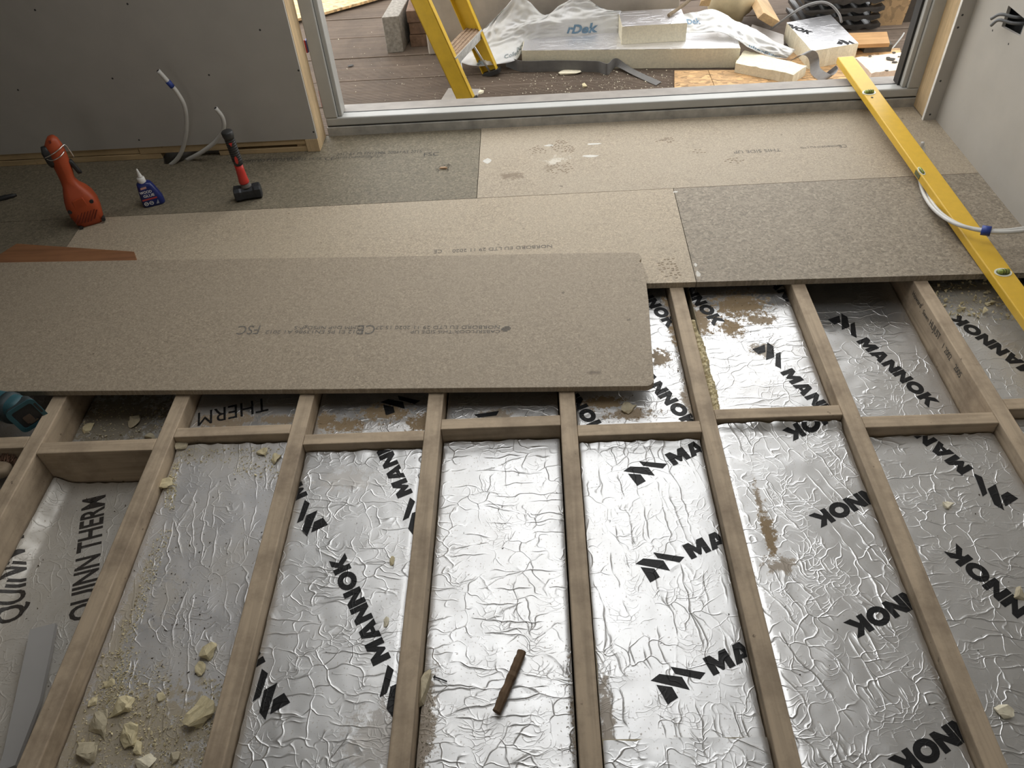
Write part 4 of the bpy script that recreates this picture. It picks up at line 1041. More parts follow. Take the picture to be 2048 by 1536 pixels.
o_, i_ = tsec(0.0, .044, .046), tsec(0.0, .031, .034, .008); i2 = tsec(-.0035, .031, .034, .008); o2 = tsec(-.004, .044, .046); n_ = len(o_)
obj('socket_rim', o_ + i_ + i2 + o2, [(k, (k + 1) % n_, n_ + (k + 1) % n_, n_ + k) for k in range(n_)] + [(n_ + k, n_ + (k + 1) % n_, 2 * n_ + (k + 1) % n_, 2 * n_ + k) for k in range(n_)] + [(3 * n_ + k, 3 * n_ + (k + 1) % n_, (k + 1) % n_, k) for k in range(n_)], M['teal'], tl)
prism('socket', tsec(-.0032, .0305, .0335, .008), td * -0.0006, M['black'], tl)
cx = tc + td * -.001 + tu * -.004 + tw * -.010
prism('contact_block', rrect(cx, tu, tw, .012, .014, .004, 2), td * -0.0015, simple('brown_contact', (0.10, 0.07, 0.05), 0.5), tl)
prism('contact', rrect(cx + tw * -.016 + tu * .006, tu, tw, .013, .003, .001, 1), td * 0.001, M['steel'], tl)
prism('rim_slot', rrect(tc + td * .0006 + tu * .0375 + tw * .006, tu, tw, .0035, .020, .002, 2), td * -0.0008, M['black'], tl)
for k in range(3):
    c_ = tc + td * -.03 + lw * (.075 + k * .018) + V(0.0, -0.041, 0.012 + .004 * k)
    prism('vent_slot', [c_ + lw * a + V(0, 0, b) for a, b in ((-.007, -.002), (.007, -.003), (.007, .002), (-.007, .003))], V(0, -0.004, 0), M['black'], tl)

# ================================================================== HAND BRUSH
bc = P(0, 940, -0.05)
hbz = empty('hand_brush', bc - V(0, 0, .04), 'hand brush with brown bristles and a pale wooden back at the left edge', 'brush')
v, f = loft_geo([rrect(bc + V(x_, 0.0, .0), V(0, 1, 0), V(0, 0, 1), a, b, min(a, b) * .8, 4) for x_, a, b in ((-.12, .024, .016), (-.02, .027, .018), (.012, .026, .017), (.026, .019, .013), (.031, .010, .007))])
obj('wooden_back', v, f, timber('brush_wood', (0.42, 0.33, 0.23), 'X', 0.4), hbz, smooth=True)
rg = random.Random(9); gg = []
for k in range(240):
    x_ = rg.uniform(-.12, .035); a = V(bc.x + x_, bc.y + .022 + rg.uniform(-.004, .012), bc.z + rg.uniform(-.006, .02))
    e_ = a + V(rg.uniform(-.012, .016), .055 + rg.uniform(-.012, .01), rg.uniform(-.004, .028)); gg.append(tube_geo([a, (a + e_) / 2 + V(0, 0, .004), e_], [.0012, .001, .0006], 4))
v, f = merge(*gg); br = obj('bristles', v, f, simple('brown_bristle', (0.15, 0.075, 0.04), 0.7, 0, 0.3, 80), hbz); br['kind'] = 'stuff'

# ================================================================== PLASTERBOARD STRIP
zq = -0.104
prism('plasterboard_strip', [P(60, 1259, zq), P(6, 1508, zq), P(-6, 1545, zq), P(30, 1530, zq), P(44, 1493, zq), P(79, 1402, zq), P(100, 1305, zq), P(111, 1246, zq)], (0, 0, -0.0125), simple('strip_paper', (0.42, 0.41, 0.40), 0.85, 0, 0.04, 8))
tag([o for o in C.objects][-1], 'grey plasterboard strip lying on the QUINN foil at the lower left', 'plasterboard')

# ================================================================== FOAM RUBBLE
rg = random.Random(77)
def sc_px(px, py, z): return (P(px, py, z) - CAM).dot(AX_F) / F_PX
big = [  # px, py, width px, depth px, height m, board, colour, label
 (238, 1412, 56, 30, .022, nb2, 'foam', 'wedge shaped yellow foam chunk, brightest in the lower left rubble'),
 (200, 1450, 48, 44, .020, nb2, 'foam_dull', 'flat grey skinned foam chunk left of the pale wedge in the rubble'),
 (259, 1472, 40, 34, .022, nb2, 'foam', 'blocky yellow foam chunk below the pale wedge'),
 (401, 1434, 62, 50, .030, nb2, 'foam', 'largest yellow foam chunk leaning on the joist at the right of the rubble'),
 (419, 1304, 30, 30, .022, nb2, 'foam', 'folded foam lump standing alone above the rubble near the joist'),
 (402, 1338, 20, 24, .012, nb2, 'foam', 'small foam flake just below the folded lump'),
 (292, 1522, 40, 24, .018, nb2, 'foam_pale', 'pale foam chunk at the bottom edge of the rubble'),
 (174, 1503, 52, 34, .026, nb2, 'foam_dull', 'rounded dusty foam chunk at the bottom left of the rubble'),
 (219, 1367, 20, 14, .010, nb2, 'foam', 'small foam flake above the wedge shaped chunk'),
 (274, 1498, 18, 26, .014, nb2, 'foam', 'narrow foam sliver between the blocky chunk and the bottom edge'),
 (351, 1516, 22, 18, .014, nb2, 'foam_dull', 'round foam lump near the bottom of the rubble by the joist'),
 (324, 1393, 18, 14, .012, nb2, 'foam', 'single foam crumb on the scratched foil above the rubble'),
 (184, 1402, 22, 16, .012, nb2, 'foam', 'foam flake against the left joist beside the rubble'),
 (337, 973, 27, 20, .018, nb2, 'foam', 'yellow foam chunk by the joist near the far end of the second bay'),
 (367, 900, 28, 16, .012, nb2, 'foam_dull', 'flat foam flake at the far left corner of the second bay'),
 (552, 924, 22, 20, .016, nb2, 'foam', 'foam chunk at the far right corner of the second bay'),
 (528, 908, 24, 14, .012, nb2, 'foam', 'foam flake beside the torn foil in the second bay'),
 (271, 846, 26, 22, .022, fb1, 'foam_dull', 'tan foam block behind the stained noggin'),
 (178, 856, 18, 22, .014, fb1, 'foam', 'pale foam flake in the dusty strip behind the stained noggin'),
 (300, 874, 22, 10, .016, fb1, 'foam_dull', 'foam lump against the joist behind the stained noggin'),
 (784, 1123, 12, 16, .008, nb3, 'foam', 'small foam crumb above the letters MANNOK, upper one'),
 (773, 1246, 11, 17, .008, nb3, 'foam_pale', 'small foam crumb beside the letters MANNOK, lower one'),
 (1257, 817, 32, 22, .016, fb5, 'foam_dull', 'crumpled foam lump in the sawdust below the panel corner'),
 (1898, 1010, 28, 14, .012, nb7, 'foam_pale', 'pale torn foam scrap between the two right hand MANNOK marks'),
 (2007, 1420, 32, 26, .016, nb7, 'foam_pale', 'pale foam scrap with a hole at the lower right'),
 (2036, 1188, 24, 20, .014, nb7, 'foam_dull', 'dusty foam lump on the lettering at the right edge'),
 (849, 1378, 20, 64, .030, nb4, 'foam_dull', 'grey sided foam sliver jammed between joist and plain foil'),
]
for px, py, wpx, dpx, hh, bd, mt, lab in big:
    z0 = bd.zavg(); c_ = P(px, py, z0); k = sc_px(px, py, z0)
    v, f = chunk_geo((c_.x, c_.y, bd.h(c_.x, c_.y) - .001), wpx * k * 1.1, dpx * k * 1.5, hh * .75, rg, 18, rg.uniform(-.4, .4))
    bm = bmesh.new(); bv = [bm.verts.new(q) for q in v]
    for q in f: bm.faces.new([bv[i] for i in q])
    bmesh.ops.subdivide_edges(bm, edges=bm.edges[:], cuts=2, use_grid_fill=True)
    zlo = min(q.co.z for q in bm.verts)
    for q in bm.verts:
        e_ = V(mnoise.noise(q.co * 70), mnoise.noise(q.co * 70 + V(9, 0, 0)), mnoise.noise(q.co * 70 + V(0, 9, 0))) * wpx * k * .10
        q.co += e_; q.co.z = max(q.co.z, zlo)
    bm.verts.index_update(); v = [q.co.copy() for q in bm.verts]; f = [tuple(w.index for w in q.verts) for q in bm.faces]; bm.free()
    o = obj('foam_chunk', v, f, M[mt])
    tag(o, lab, 'foam chunk', 'broken foam chunks')
def crumbs(name, label, bd, rects, count, size, mat, seed):
    r = random.Random(seed); gg = []
    for k in range(count):
        (x0, y0, x1, y1, skew) = r.choice(rects)
        t = r.random(); px = x0 + (x1 - x0) * r.random() + skew * (1 - t); py = y0 + (y1 - y0) * t
        c_ = P(px, py, bd.zavg()); s_ = r.uniform(*size) * (0.6 + r.random() ** 3)
        q0, q1, q2, q3 = bd.q
        t_ = (c_.y - bd.y0) / (bd.y1 - bd.y0)
        if not (0.01 < t_ < 0.985): continue
        if not (lerp(q0.x, q3.x, t_) + .004 < c_.x < lerp(q1.x, q2.x, t_) - .004): continue
        gg.append(chunk_geo((c_.x, c_.y, bd.h(c_.x, c_.y) - .0004), s_, s_ * r.uniform(.5, 1), s_ * r.uniform(.3, .7), r, 6))
    v, f = merge(*gg); o = obj(name, v, f, mat); tag(o, label, 'debris', None, 'stuff')
crumbs('foam_crumbs', 'fine yellow foam crumbs strewn over the second bay', nb2, [(150, 1380, 300, 1530, 20), (250, 1430, 420, 1536, 0), (205, 1240, 240, 1400, 40), (255, 1060, 285, 1240, 60), (330, 885, 470, 930, 0), (470, 890, 560, 960, 0), (330, 930, 350, 1020, 10), (200, 1330, 330, 1430, 20), (180, 1300, 260, 1420, 20), (420, 1360, 470, 1536, -20), (130, 1440, 420, 1536, 10), (150, 1400, 420, 1536, 10)], 6500, (.0012, .007), M['foam'], 1)
crumbs('dirt_crumbs', 'dark dirt specks on the dusty foil of the second bay', nb2, [(200, 960, 500, 1500, 60), (270, 1080, 420, 1350, 40)], 420, (.0015, .006), simple('dark_dirt', (0.06, 0.045, 0.03), 0.9), 2)
crumbs('dirt_crumbs', 'dark dirt specks and scraps on the QUINN foil', nb1, [(20, 970, 240, 1536, 60)], 150, (.002, .007), simple('brown_dirt', (0.10, 0.075, 0.05), 0.9), 3)
crumbs('foam_crumbs', 'foam crumbs behind the stained noggin', fb1, [(150, 815, 330, 880, 0)], 320, (.003, .013), M['foam_dull'], 4)
crumbs('dirt_crumbs', 'tiny specks on the upward MANNOK foil', nb3, [(480, 900, 850, 1536, 40)], 140, (.0015, .004), simple('dark_dirt', (0.06, 0.045, 0.03), 0.9), 5)
crumbs('dirt_crumbs', 'tiny specks on the plain foil around the stick', nb4, [(840, 880, 1160, 1536, 0)], 130, (.0015, .0045), simple('dark_dirt', (0.06, 0.045, 0.03), 0.9), 6)
crumbs('grit', 'sandy grit along the joist right of the plain foil', nb4, [(1136, 1290, 1166, 1536, -6), (836, 1380, 862, 1536, 6)], 420, (.002, .006), simple('sandy_grit', (0.30, 0.27, 0.20), 0.9), 7)
crumbs('dirt_crumbs', 'tiny specks on the MA foil', nb5, [(1160, 890, 1540, 1500, 0)], 90, (.0015, .0045), simple('dark_dirt', (0.06, 0.045, 0.03), 0.9), 8)
crumbs('dirt_crumbs', 'tiny specks on the crinkled NNOK foil', nb6, [(1460, 860, 1900, 1536, 0)], 110, (.0015, .0045), simple('dark_dirt', (0.06, 0.045, 0.03), 0.9), 9)
crumbs('dirt_crumbs', 'tiny specks on the right hand MANNOK foil', nb7, [(1740, 860, 2048, 1536, 0)], 70, (.0015, .005), simple('dark_dirt', (0.06, 0.045, 0.03), 0.9), 10)
crumbs('foam_crumbs', 'foam rubble under the floor edge below the yellow level', fb8, [(1870, 560, 2048, 640, 0)], 260, (.004, .02), M['foam'], 11)
crumbs('sawdust', 'brown sawdust on the bright strip beside the panel end', fb5, [(1330, 590, 1375, 760, 20), (1160, 790, 1390, 845, 0)], 360, (.0015, .005), simple('brown_sawdust', (0.26, 0.19, 0.11), 0.9), 12)
crumbs('sawdust', 'brown sawdust on the bright MANNOK strip by the floor edge', fb6, [(1390, 580, 1560, 680, 0)], 420, (.0015, .005), simple('brown_sawdust', (0.26, 0.19, 0.11), 0.9), 13)
crumbs('sawdust', 'brown sawdust on the strip below the middle of the panel', fb3, [(640, 815, 850, 860, 0)], 300, (.0015, .005), simple('brown_sawdust', (0.26, 0.19, 0.11), 0.9), 14)
# rough expanding foam filling the gap along the third joist from the right
ny, nx = 110, 12; ya, yb = NY[6][1] + .005, 1.98; vs = []
for j in range(ny + 1):
    yy = lerp(ya, yb, j / ny); xa = JX[6](yy) + JW / 2 + .0005; wdt = .034 + .012 * mnoise.noise(V(yy * 14, 1, 0)) - .012 * smooth01((yy - 1.85) / .13)
    for i in range(nx + 1):
        u = i / nx; x = xa + wdt * u
        vs.append(V(x, yy, -.047 + .020 * math.sin(math.pi * min(1, u * 1.15)) ** .6 + .012 * mnoise.noise(V(x * 90, yy * 70, 3)) + .006 * mnoise.noise(V(x * 220, yy * 200, 8))))
fs = [(j * (nx + 1) + i, j * (nx + 1) + i + 1, (j + 1) * (nx + 1) + i + 1, (j + 1) * (nx + 1) + i) for j in range(ny) for i in range(nx)]
obj('expanding_foam_bead', vs, fs, M['foam'], solid=0.004)
tag([o for o in C.objects][-1], 'lumpy yellow expanding foam bead squeezed along the joist beside the MANNOK strip', 'foam')

# ================================================================== OUTSIDE ON THE DECKING
def last(): return [o for o in C.objects][-1]
# ---- OSB sheets
M['osb'] = osb('osb_sheet'); M['osb_pale'] = osb('pale_osb', (0.66, 0.44, 0.22)); M['osb_dark'] = osb('weathered_osb', (0.30, 0.19, 0.09))
zo = DECK_Z + 0.018
j0, j1 = P(1436, 190, zo), P(1416, 140, zo)
f0 = P(1349, 192, zo); b0 = P(1349, 141, zo)
prism('osb_sheet', [f0, j0 - V(.0015, 0, 0), j1 - V(.0015, 0, 0), b0], (0, 0, -0.018), M['osb']); tag(last(), 'narrow orange strand board piece on the deck beside the door, left of the joint', 'strand board')
prism('osb_sheet', [j0 + V(.0015, 0, 0), P(1815, 172, zo), P(1800, 96, zo), P(1505, 108, zo), P(1490, 140, zo), j1 + V(.0015, 0, 0)], (0, 0, -0.018), M['osb']); tag(last(), 'wide orange strand board sheet on the deck under the foam offcuts', 'strand board')
zp = DECK_Z + 0.03
prism('osb_sheet', [P(560, 45, zp), P(640, 27, zp), P(745, -2, zp), P(800, -18, zp), P(700, -60, zp), P(500, -40, zp)], (0, 0, -0.015), M['osb_pale']); tag(last(), 'pale strand board sheet at the top left beyond the door jamb', 'strand board')
box('batten', (P(640, 22, zp).x - .3, P(640, 22, zp).x + .1, 5.15, 5.2, DECK_Z, DECK_Z + .0145), M['noggin']); tag(last(), 'thin batten propping the pale strand board sheet', 'batten')

# ---- stepladder, folded and leaning
M['lyellow'] = simple('fibreglass_yellow', (0.60, 0.38, 0.022), 0.45, 0, 0.1, 18)
M['alu'] = simple('scuffed_aluminium', (0.62, 0.62, 0.60), 0.4, 0.6, 0.2, 50)
M['mudstep'] = simple('muddy_tread', (0.30, 0.21, 0.14), 0.8, 0, 0.35, 60)
zb = DECK_Z + 0.006
fN, fF = P(934, 208, zb), P(985, 146, zb)
sd = (fF - fN); sd.z = 0; WID = sd.length; sd.normalize()
ldir = V(-sd.y, sd.x, 0); ldir = ldir if ldir.x < 0 else -ldir
def on_plane(px, py, org, nrm):
    dd = ray(px, py); t = (org - CAM).dot(nrm) / dd.dot(nrm); return CAM + dd * t
tN, tF = on_plane(840, 0, fN, sd), on_plane(921, 0, fF, sd)
tdir = ((tN - fN).normalized() + (tF - fF).normalized()).normalized()
tdir = (tdir - sd * tdir.dot(sd)).normalized()
print('ladder', fN, fF, WID, tdir)
ld = empty('stepladder', (fN + fF) / 2, 'yellow fibreglass stepladder leaning outside the open door', 'ladder')
qd = sd.cross(tdir).normalized(); qd = qd if qd.x > 0 else -qd
def stile(org, inward, ln=1.9):
    W_ = 0.043; T_ = 0.004; FL = 0.028
    def plate(c0, u_, hu_, th):
        b = [c0 + u_ * hu_, c0 - u_ * hu_]
        return [b[0], b[1], b[1] + tdir * ln, b[0] + tdir * ln], th
    geos = []
    for c0, u_, hu_, th in ((org, qd, W_, inward * T_), (org + qd * W_ + inward * FL / 2, inward, FL / 2, qd * -T_), (org - qd * W_ + inward * FL / 2, inward, FL / 2, qd * T_)):
        p_, t_ = plate(c0, u_, hu_, th); geos.append(prism_geo(p_, t_))
    v, f = merge(*geos); return obj('stile', v, f, M['lyellow'], ld)
stile(fN, sd); stile(fF, -sd)
for org, s_ in ((fN, 1), (fF, -1)):
    c_ = org + sd * s_ * .012
    prism('rubber_foot', [c_ + qd * a + sd * b + V(0, 0, .02) for a, b in ((-.05, -.02), (.05, -.02), (.05, .02), (-.05, .02))], (0, 0, -.0255), M['black'], ld, bevel=.002)
# treads are level, fixed between the stiles
st0 = on_plane(918, 118, fN, sd); z1 = st0.z; gap_ = 0.285
k = (z1 - fN.z) / tdir.z
for n_ in range(5):
    c_ = fN + tdir * (k + n_ * gap_ / tdir.z)
    hl = V(ldir.x, ldir.y, 0)
    a_, b_ = c_ + sd * .005, c_ + sd * (WID - .005)
    tr_ = prism('tread', [a_ - hl * .045, b_ - hl * .045, b_ + hl * .045, a_ + hl * .045], (0, 0, -.006), M['mudstep'], ld)
    for w_ in (-.030, -.010, .010, .030):
        prism('tread_rib', [q + V(0, 0, .003) for q in (a_ + hl * (w_ - .004), b_ + hl * (w_ - .004), b_ + hl * (w_ + .004), a_ + hl * (w_ + .004))], (0, 0, -.003), M['mudstep'], tr_)
    prism('tread_front', [a_ - hl * .049 + V(0, 0, .002), b_ - hl * .049 + V(0, 0, .002), b_ - hl * .0452 + V(0, 0, .002), a_ - hl * .0452 + V(0, 0, .002)], (0, 0, -.042), M['alu'], ld)
    if n_ == 0:
        for e0, s_ in ((a_, 1), (b_, -1)):
            m_ = e0 + sd * s_ * .10 - hl * .02 + V(0, 0, -.012)
            lo = e0 + sd * s_ * .01 - tdir * (.24 / 1.0)
            v, f = tube_geo([m_, lo], .0055, 8); obj('brace', v, f, M['alu'], ld, smooth=True)
# plasterboard offcut under the near foot
z_ = DECK_Z + 0.005
prism('board_offcut', [P(868, 222, z_), P(897, 176, z_), P(962, 178, z_), P(940, 222, z_)], (0, 0, -0.0046), simple('grey_board', (0.34, 0.31, 0.28), 0.8, 0, 0.08)); tag(last(), 'thin grey board offcut under the near foot of the ladder', 'offcut')

# ---- concrete block and bricks
M['concrete'] = simple('concrete_block', (0.27, 0.25, 0.22), 0.9, 0, 0.3, 60, 0.4)
M['brick'] = simple('brown_brick', (0.17, 0.105, 0.07), 0.9, 0, 0.3, 40, 0.4)
A, Bq = P(775, 107, DECK_Z + .001), P(808, 104, DECK_Z + .001)
zt = PY(763, 35, A.y).z
dv = P(786, -4, zt) - P(763, 35, zt); dv = dv.normalized() * 0.36
prism('concrete_block', [V(A.x, A.y, zt), V(Bq.x, Bq.y, zt), V(Bq.x, Bq.y, zt) + dv, V(A.x, A.y, zt) + dv], (0, 0, DECK_Z + .001 - zt), M['concrete'], bevel=.004); tag(last(), 'grey concrete block standing on edge left of the ladder', 'block')
br0 = P(822, 95, DECK_Z); hB = .066
bl = ['bottom brown brick of the stack beside the concrete block', 'second brown brick up in the stack beside the concrete block', 'third brown brick up in the stack beside the concrete block', 'top reddish brick of the stack, set back beside the concrete block']
for k in range(4):
    o_ = V(0.004 * (k % 2) + (0.03 if k == 3 else 0), 0.008 * (k % 2) + (0.05 if k == 3 else 0), 0)
    b = (br0.x + o_.x, br0.x + o_.x + .105, br0.y + o_.y, br0.y + o_.y + .215, DECK_Z + .001 + k * hB, DECK_Z + (k + 1) * hB - .001)
    box('brick', b, M['brick'] if k < 3 else simple('red_brick', (0.26, 0.12, 0.075), 0.9, 0, 0.25, 40, 0.4), bevel=.004); tag(last(), bl[k], 'brick', 'stacked bricks')

# ---- stack of foam insulation outside
M['whitefoil'] = foil('bright_foil', 0.0, 0.8, 0.05, [], 0.38, (0.92, 0.92, 0.95))
M['whitefoil2'] = foil('bright_foil_lines', 0.0, 1.8, 0.02, [], 0.4, (0.92, 0.92, 0.96))
def foam_block(name, label, top, h, face=None, core='foam_pale', marks=()):
    c = sum(top, V(0, 0, 0)) / len(top)
    r = empty(name, c - V(0, 0, h), label, 'insulation offcut', 'foam offcuts outside the door')
    rg_ = random.Random(len(label)); vs = []
    # core with slightly ragged upper edge
    loop = []
    for i in range(len(top)):
        a, b = top[i], top[(i + 1) % len(top)]; n = max(2, int((b - a).length / .02))
        for k in range(n): loop.append(a.lerp(b, k / n) + V(rg_.uniform(-.0015, .0015), rg_.uniform(-.0015, .0015), -0.0015 + (rg_.uniform(-.0012, .0012) if face else rg_.uniform(-.004, .002))))
    n = len(loop)
    vs, fs = prism_geo(loop, (0, 0, -h))
    for q in vs[n:]: q.z = c.z - h + .0005
    obj('foam_core', vs, fs, M[core], r)
    if face:
        prism('foil_facing', [q.lerp(c, 0.006) for q in top], (0, 0, -0.0014), face, r)
    return r
zs0 = DECK_Z + .001; hs_ = .10; zs = zs0 + hs_
TL, TR = P(1043, 101, zs), P(1481, 96, zs); BR = P(1446, 62, zs)
pv = V(-(TR - TL).y, (TR - TL).x, 0).normalized(); dep = abs((BR - TR).dot(pv))
slab = foam_block('foam_slab', 'long foam insulation slab with a white facing lying outside the door', [TL, TR, TR + pv * dep, TL + pv * dep], hs_, M['whitefoil'])
b0_, b1_ = P(1243, 89, zs), P(1371, 82, zs)
h2 = PY(1244, 53, b0_.y).z - zs
zt2 = zs + h2
q0, q1, q2_ = V(b0_.x, b0_.y, zt2), V(b1_.x, b1_.y, zt2), P(1362, 16, zt2)
foam_block('foam_block', 'foil topped foam block sitting on the long slab', [q0, q1, q2_, q0 + (q2_ - q1)], h2, M['whitefoil2'])
v, f = tube_geo(spline([P(1337, 31, zt2 + .011), P(1360, 15, zt2 + .018), P(1386, -6, zt2 + .03)], 4), [.009, .0095, .009, .0085, .009, .010, .009, .009, .008], 8)
obj('bark_stick', v, f, timber('grey_twig', (0.20, 0.15, 0.095), 'Y', 0.6, (0.06, 0.045, 0.03))); tag(last(), 'knobbly brown stick lying on the foil topped block outside', 'stick')
# MANNOK block
fb = P(1624, 138, zo); ht = PY(1624, 102, fb.y).z - zo; zt3 = zo + ht
T4 = [P(1624, 102, zt3), P(1717, 86, zt3), P(1661, 29, zt3), P(1573, 45, zt3)]
blk = foam_block('foam_block', 'foil topped foam block printed NOK beyond the far end of the level', T4, ht, M['whitefoil'])
def flat_letters(polys, z, parent, quad, nm):
    r = clip_sub(polys, quad, 0)
    if r: obj(nm, [V(q.x, q.y, z + .0008) for q in r[0]], r[1], M['ink'], parent)
qq = [V(q.x, q.y, 0) for q in T4]
o1, o2 = P(1569, 52, zt3), P(1617, 69, zt3); dq = (o2 - o1).normalized()
flat_letters(place_polys(MANNOK[:6], V(o2.x, o2.y, 0) - dq * MAN_W * .040, dq, .040), zt3, blk, qq, 'printed_word')
o3, o4 = P(1672, 86, zt3), P(1712, 92, zt3)
flat_letters(place_polys(LOGO_ONLY, V(o3.x, o3.y, 0) + (o4 - o3).normalized() * .04 * 2.95, o4 - o3, .040), zt3, blk, qq, 'printed_logo')
# plain offcut and pinkish offcut
fb = P(1588, 168, zo); ht = max(.04, PY(1588, 148, fb.y).z - zo); zt4 = zo + ht
foam_block('foam_offcut', 'bare yellow foam offcut bar in front of the printed block', [P(1588, 148, zt4), P(1614, 131, zt4), P(1489, 99, zt4), P(1471, 125, zt4)], ht, None)
fb = P(1741, 165, zo); ht = PY(1743, 145, fb.y).z - zo; zt5 = zo + ht
M['pinkfoam'] = foam_mat('pinkish_foam', (0.74, 0.62, 0.52), 40)
pk = foam_block('foam_offcut', 'pinkish foam offcut with black mould spots beside the right door jamb', [P(1743, 145, zt5), P(1803, 138, zt5), P(1812, 102, zt5), P(1709, 114, zt5)], ht, None, 'pinkfoam')
rg = random.Random(12)
for px, py, s_ in ((1782, 118, .045), (1790, 124, .03), (1776, 115, .02), (1788, 105, .022), (1740, 112, .018), (1774, 141, .018), (1798, 113, .014)):
    c_ = P(px, py, zt5)
    pts = [c_ + V(math.cos(t * .698) * s_ * rg.uniform(.35, .6), math.sin(t * .698) * s_ * rg.uniform(.2, .45), .0012) for t in range(9)]
    prism('mould_spot', pts, (0, 0, -.002), simple('mould', (0.05, 0.045, 0.035), 0.9), pk)

# ---- grey damp-proof strips
M['dpc'] = simple('grey_dpc', (0.15, 0.145, 0.14), 0.6, 0, 0.1, 30)
path = [(1012, 133, 0), (1040, 143, 0), (1070, 144, 0), (1096, 143, 0), (1140, 143, 0), (1178, 144, 0), (1198, 145, 0), (1214, 150, 0), (1224, 141, 0), (1232, 134, .015), (1243, 138, .012), (1262, 148, .006), (1285, 159, .003), (1312, 171, .002)]
pts = spline([P(a, b, DECK_Z + .002 + c) for a, b, c in path], 5); n = len(pts); ups = []
for i in range(n):
    t = smooth01((i / (n - 1) - .60) / .22)
    ups.append((V(0, 0, .058) * (1 - t) + V(.030, .028, .004) * t))
v, f = ribbon_geo(pts, ups, .0022); obj('damp_proof_strip', v, f, M['dpc'], smooth=False); tag(last(), 'long wavy grey damp proof strip in front of the foam slab', 'plastic strip')
path = [(1580, 122, .01), (1594, 113, .055), (1607, 110, .075), (1616, 116, .06), (1620, 130, .025), (1621, 146, .004), (1632, 157, .001), (1647, 163, .001), (1656, 153, .006), (1652, 146, .02)]
pts = spline([P(a, b, zo + .003 + c) for a, b, c in path], 5); n = len(pts)
ups = [V(.035, -.012, .022 + .02 * (i / n)) for i in range(n)]
v, f = ribbon_geo(pts, ups, .002); obj('damp_proof_strip', v, f, simple('grey_dpc_light', (0.26, 0.25, 0.245), 0.5)); tag(last(), 'short curled grey strip beside the printed foam block', 'plastic strip')

# ---- polythene wrapping
def poly_mat():
    mt, nt, N, L, B = new_mat('white_polythene')
    pos = world_pos(N); n1_ = noise_node(N, L, pos, 14, 3)
    L.new(ramp(N, L, n1_.outputs[0], [(0.3, (0.84, 0.83, 0.80)), (0.7, (0.93, 0.93, 0.94))]), B.inputs['Base Color'])
    B.inputs['Roughness'].default_value = 0.35
    B.inputs['Subsurface Weight'].default_value = 0.0
    tr_ = N.new('ShaderNodeBsdfTranslucent'); tr_.inputs['Color'].default_value = (0.9, 0.9, 0.87, 1)
    mx = N.new('ShaderNodeMixShader'); mx.inputs[0].default_value = 0.3
    out = N['Material Output']
    L.new(B.outputs[0], mx.inputs[1]); L.new(tr_.outputs[0], mx.inputs[2]); L.new(mx.outputs[0], out.inputs['Surface'])
    return mt
M['poly'] = poly_mat()
class Sheet:
    def __init__(s, net, seed):
        s.n = [[PY(*q) for q in row] for row in net]; s.seed = seed
    def at(s, u, v):
        R_, K_ = len(s.n), len(s.n[0])
        def cr(p, t):
            i = min(int(t), len(p) - 2); f_ = t - i; a, b = p[i], p[i + 1]
            z = p[i - 1] if i else a * 2 - b; w = p[i + 2] if i + 2 < len(p) else b * 2 - a
            return 0.5 * (2 * a + (b - z) * f_ + (2 * z - 5 * a + 4 * b - w) * f_ * f_ + (3 * a - z - 3 * b + w) * f_ ** 3)
        q = cr([cr(row, u) for row in s.n], v)
        x = mnoise.noise(V(u * 1.7 + s.seed, v * 2.3, 1)); y = mnoise.noise(V(u * 4.1, v * 4.4 + s.seed, 4))
        k_ = 1.0 - 0.85 * smooth01((u - 5.0) / .35) * smooth01((6.9 - u) / .35) * smooth01((v - .5) / .3) * smooth01((2.3 - v) / .35) if s.seed == 3 else 1.0
        return q + V(0, -1, .6) * k_ * (0.013 * (1 - abs(x) * 2) + 0.0025 * (1 - abs(y) * 2))
    def build(s, label, k=10):
        R_, K_ = len(s.n) - 1, len(s.n[0]) - 1; nu, nv = K_ * k, R_ * k
        vs = [s.at(i / k, j / k) for j in range(nv + 1) for i in range(nu + 1)]
        vs = [V(q.x, q.y, max(q.z, DECK_Z + .003)) for q in vs]
        fs = [(j * (nu + 1) + i, j * (nu + 1) + i + 1, (j + 1) * (nu + 1) + i + 1, (j + 1) * (nu + 1) + i) for j in range(nv) for i in range(nu)]
        c = vs[nu // 2]
        s.root = empty('polythene_sheet', V(c.x, c.y, DECK_Z), label, 'plastic sheet', 'printed polythene wrapping')
        obj('sheet', vs, fs, M['poly'], s.root, smooth=True, solid=0.0012)
    def text(s, string, u0, u1, v0, v1, mt, bold=0.01, slope=0.0):
        tv, tf = text_geo(string, bold); w = max(q.x for q in tv); vs = []
        for q in tv:
            u, v = u0 + (u1 - u0) * q.x / w, v0 + (v1 - v0) * q.y / .72 + slope * q.x / w
            vs.append(s.at(u, v) + V(0, -0.0035, 0.0028))
        obj('printed_word', vs, tf, mt, s.root)
M['bluetext'] = simple('blue_grey_print', (0.16, 0.27, 0.38), 0.5); M['greytext'] = simple('grey_green_print', (0.20, 0.24, 0.25), 0.5)
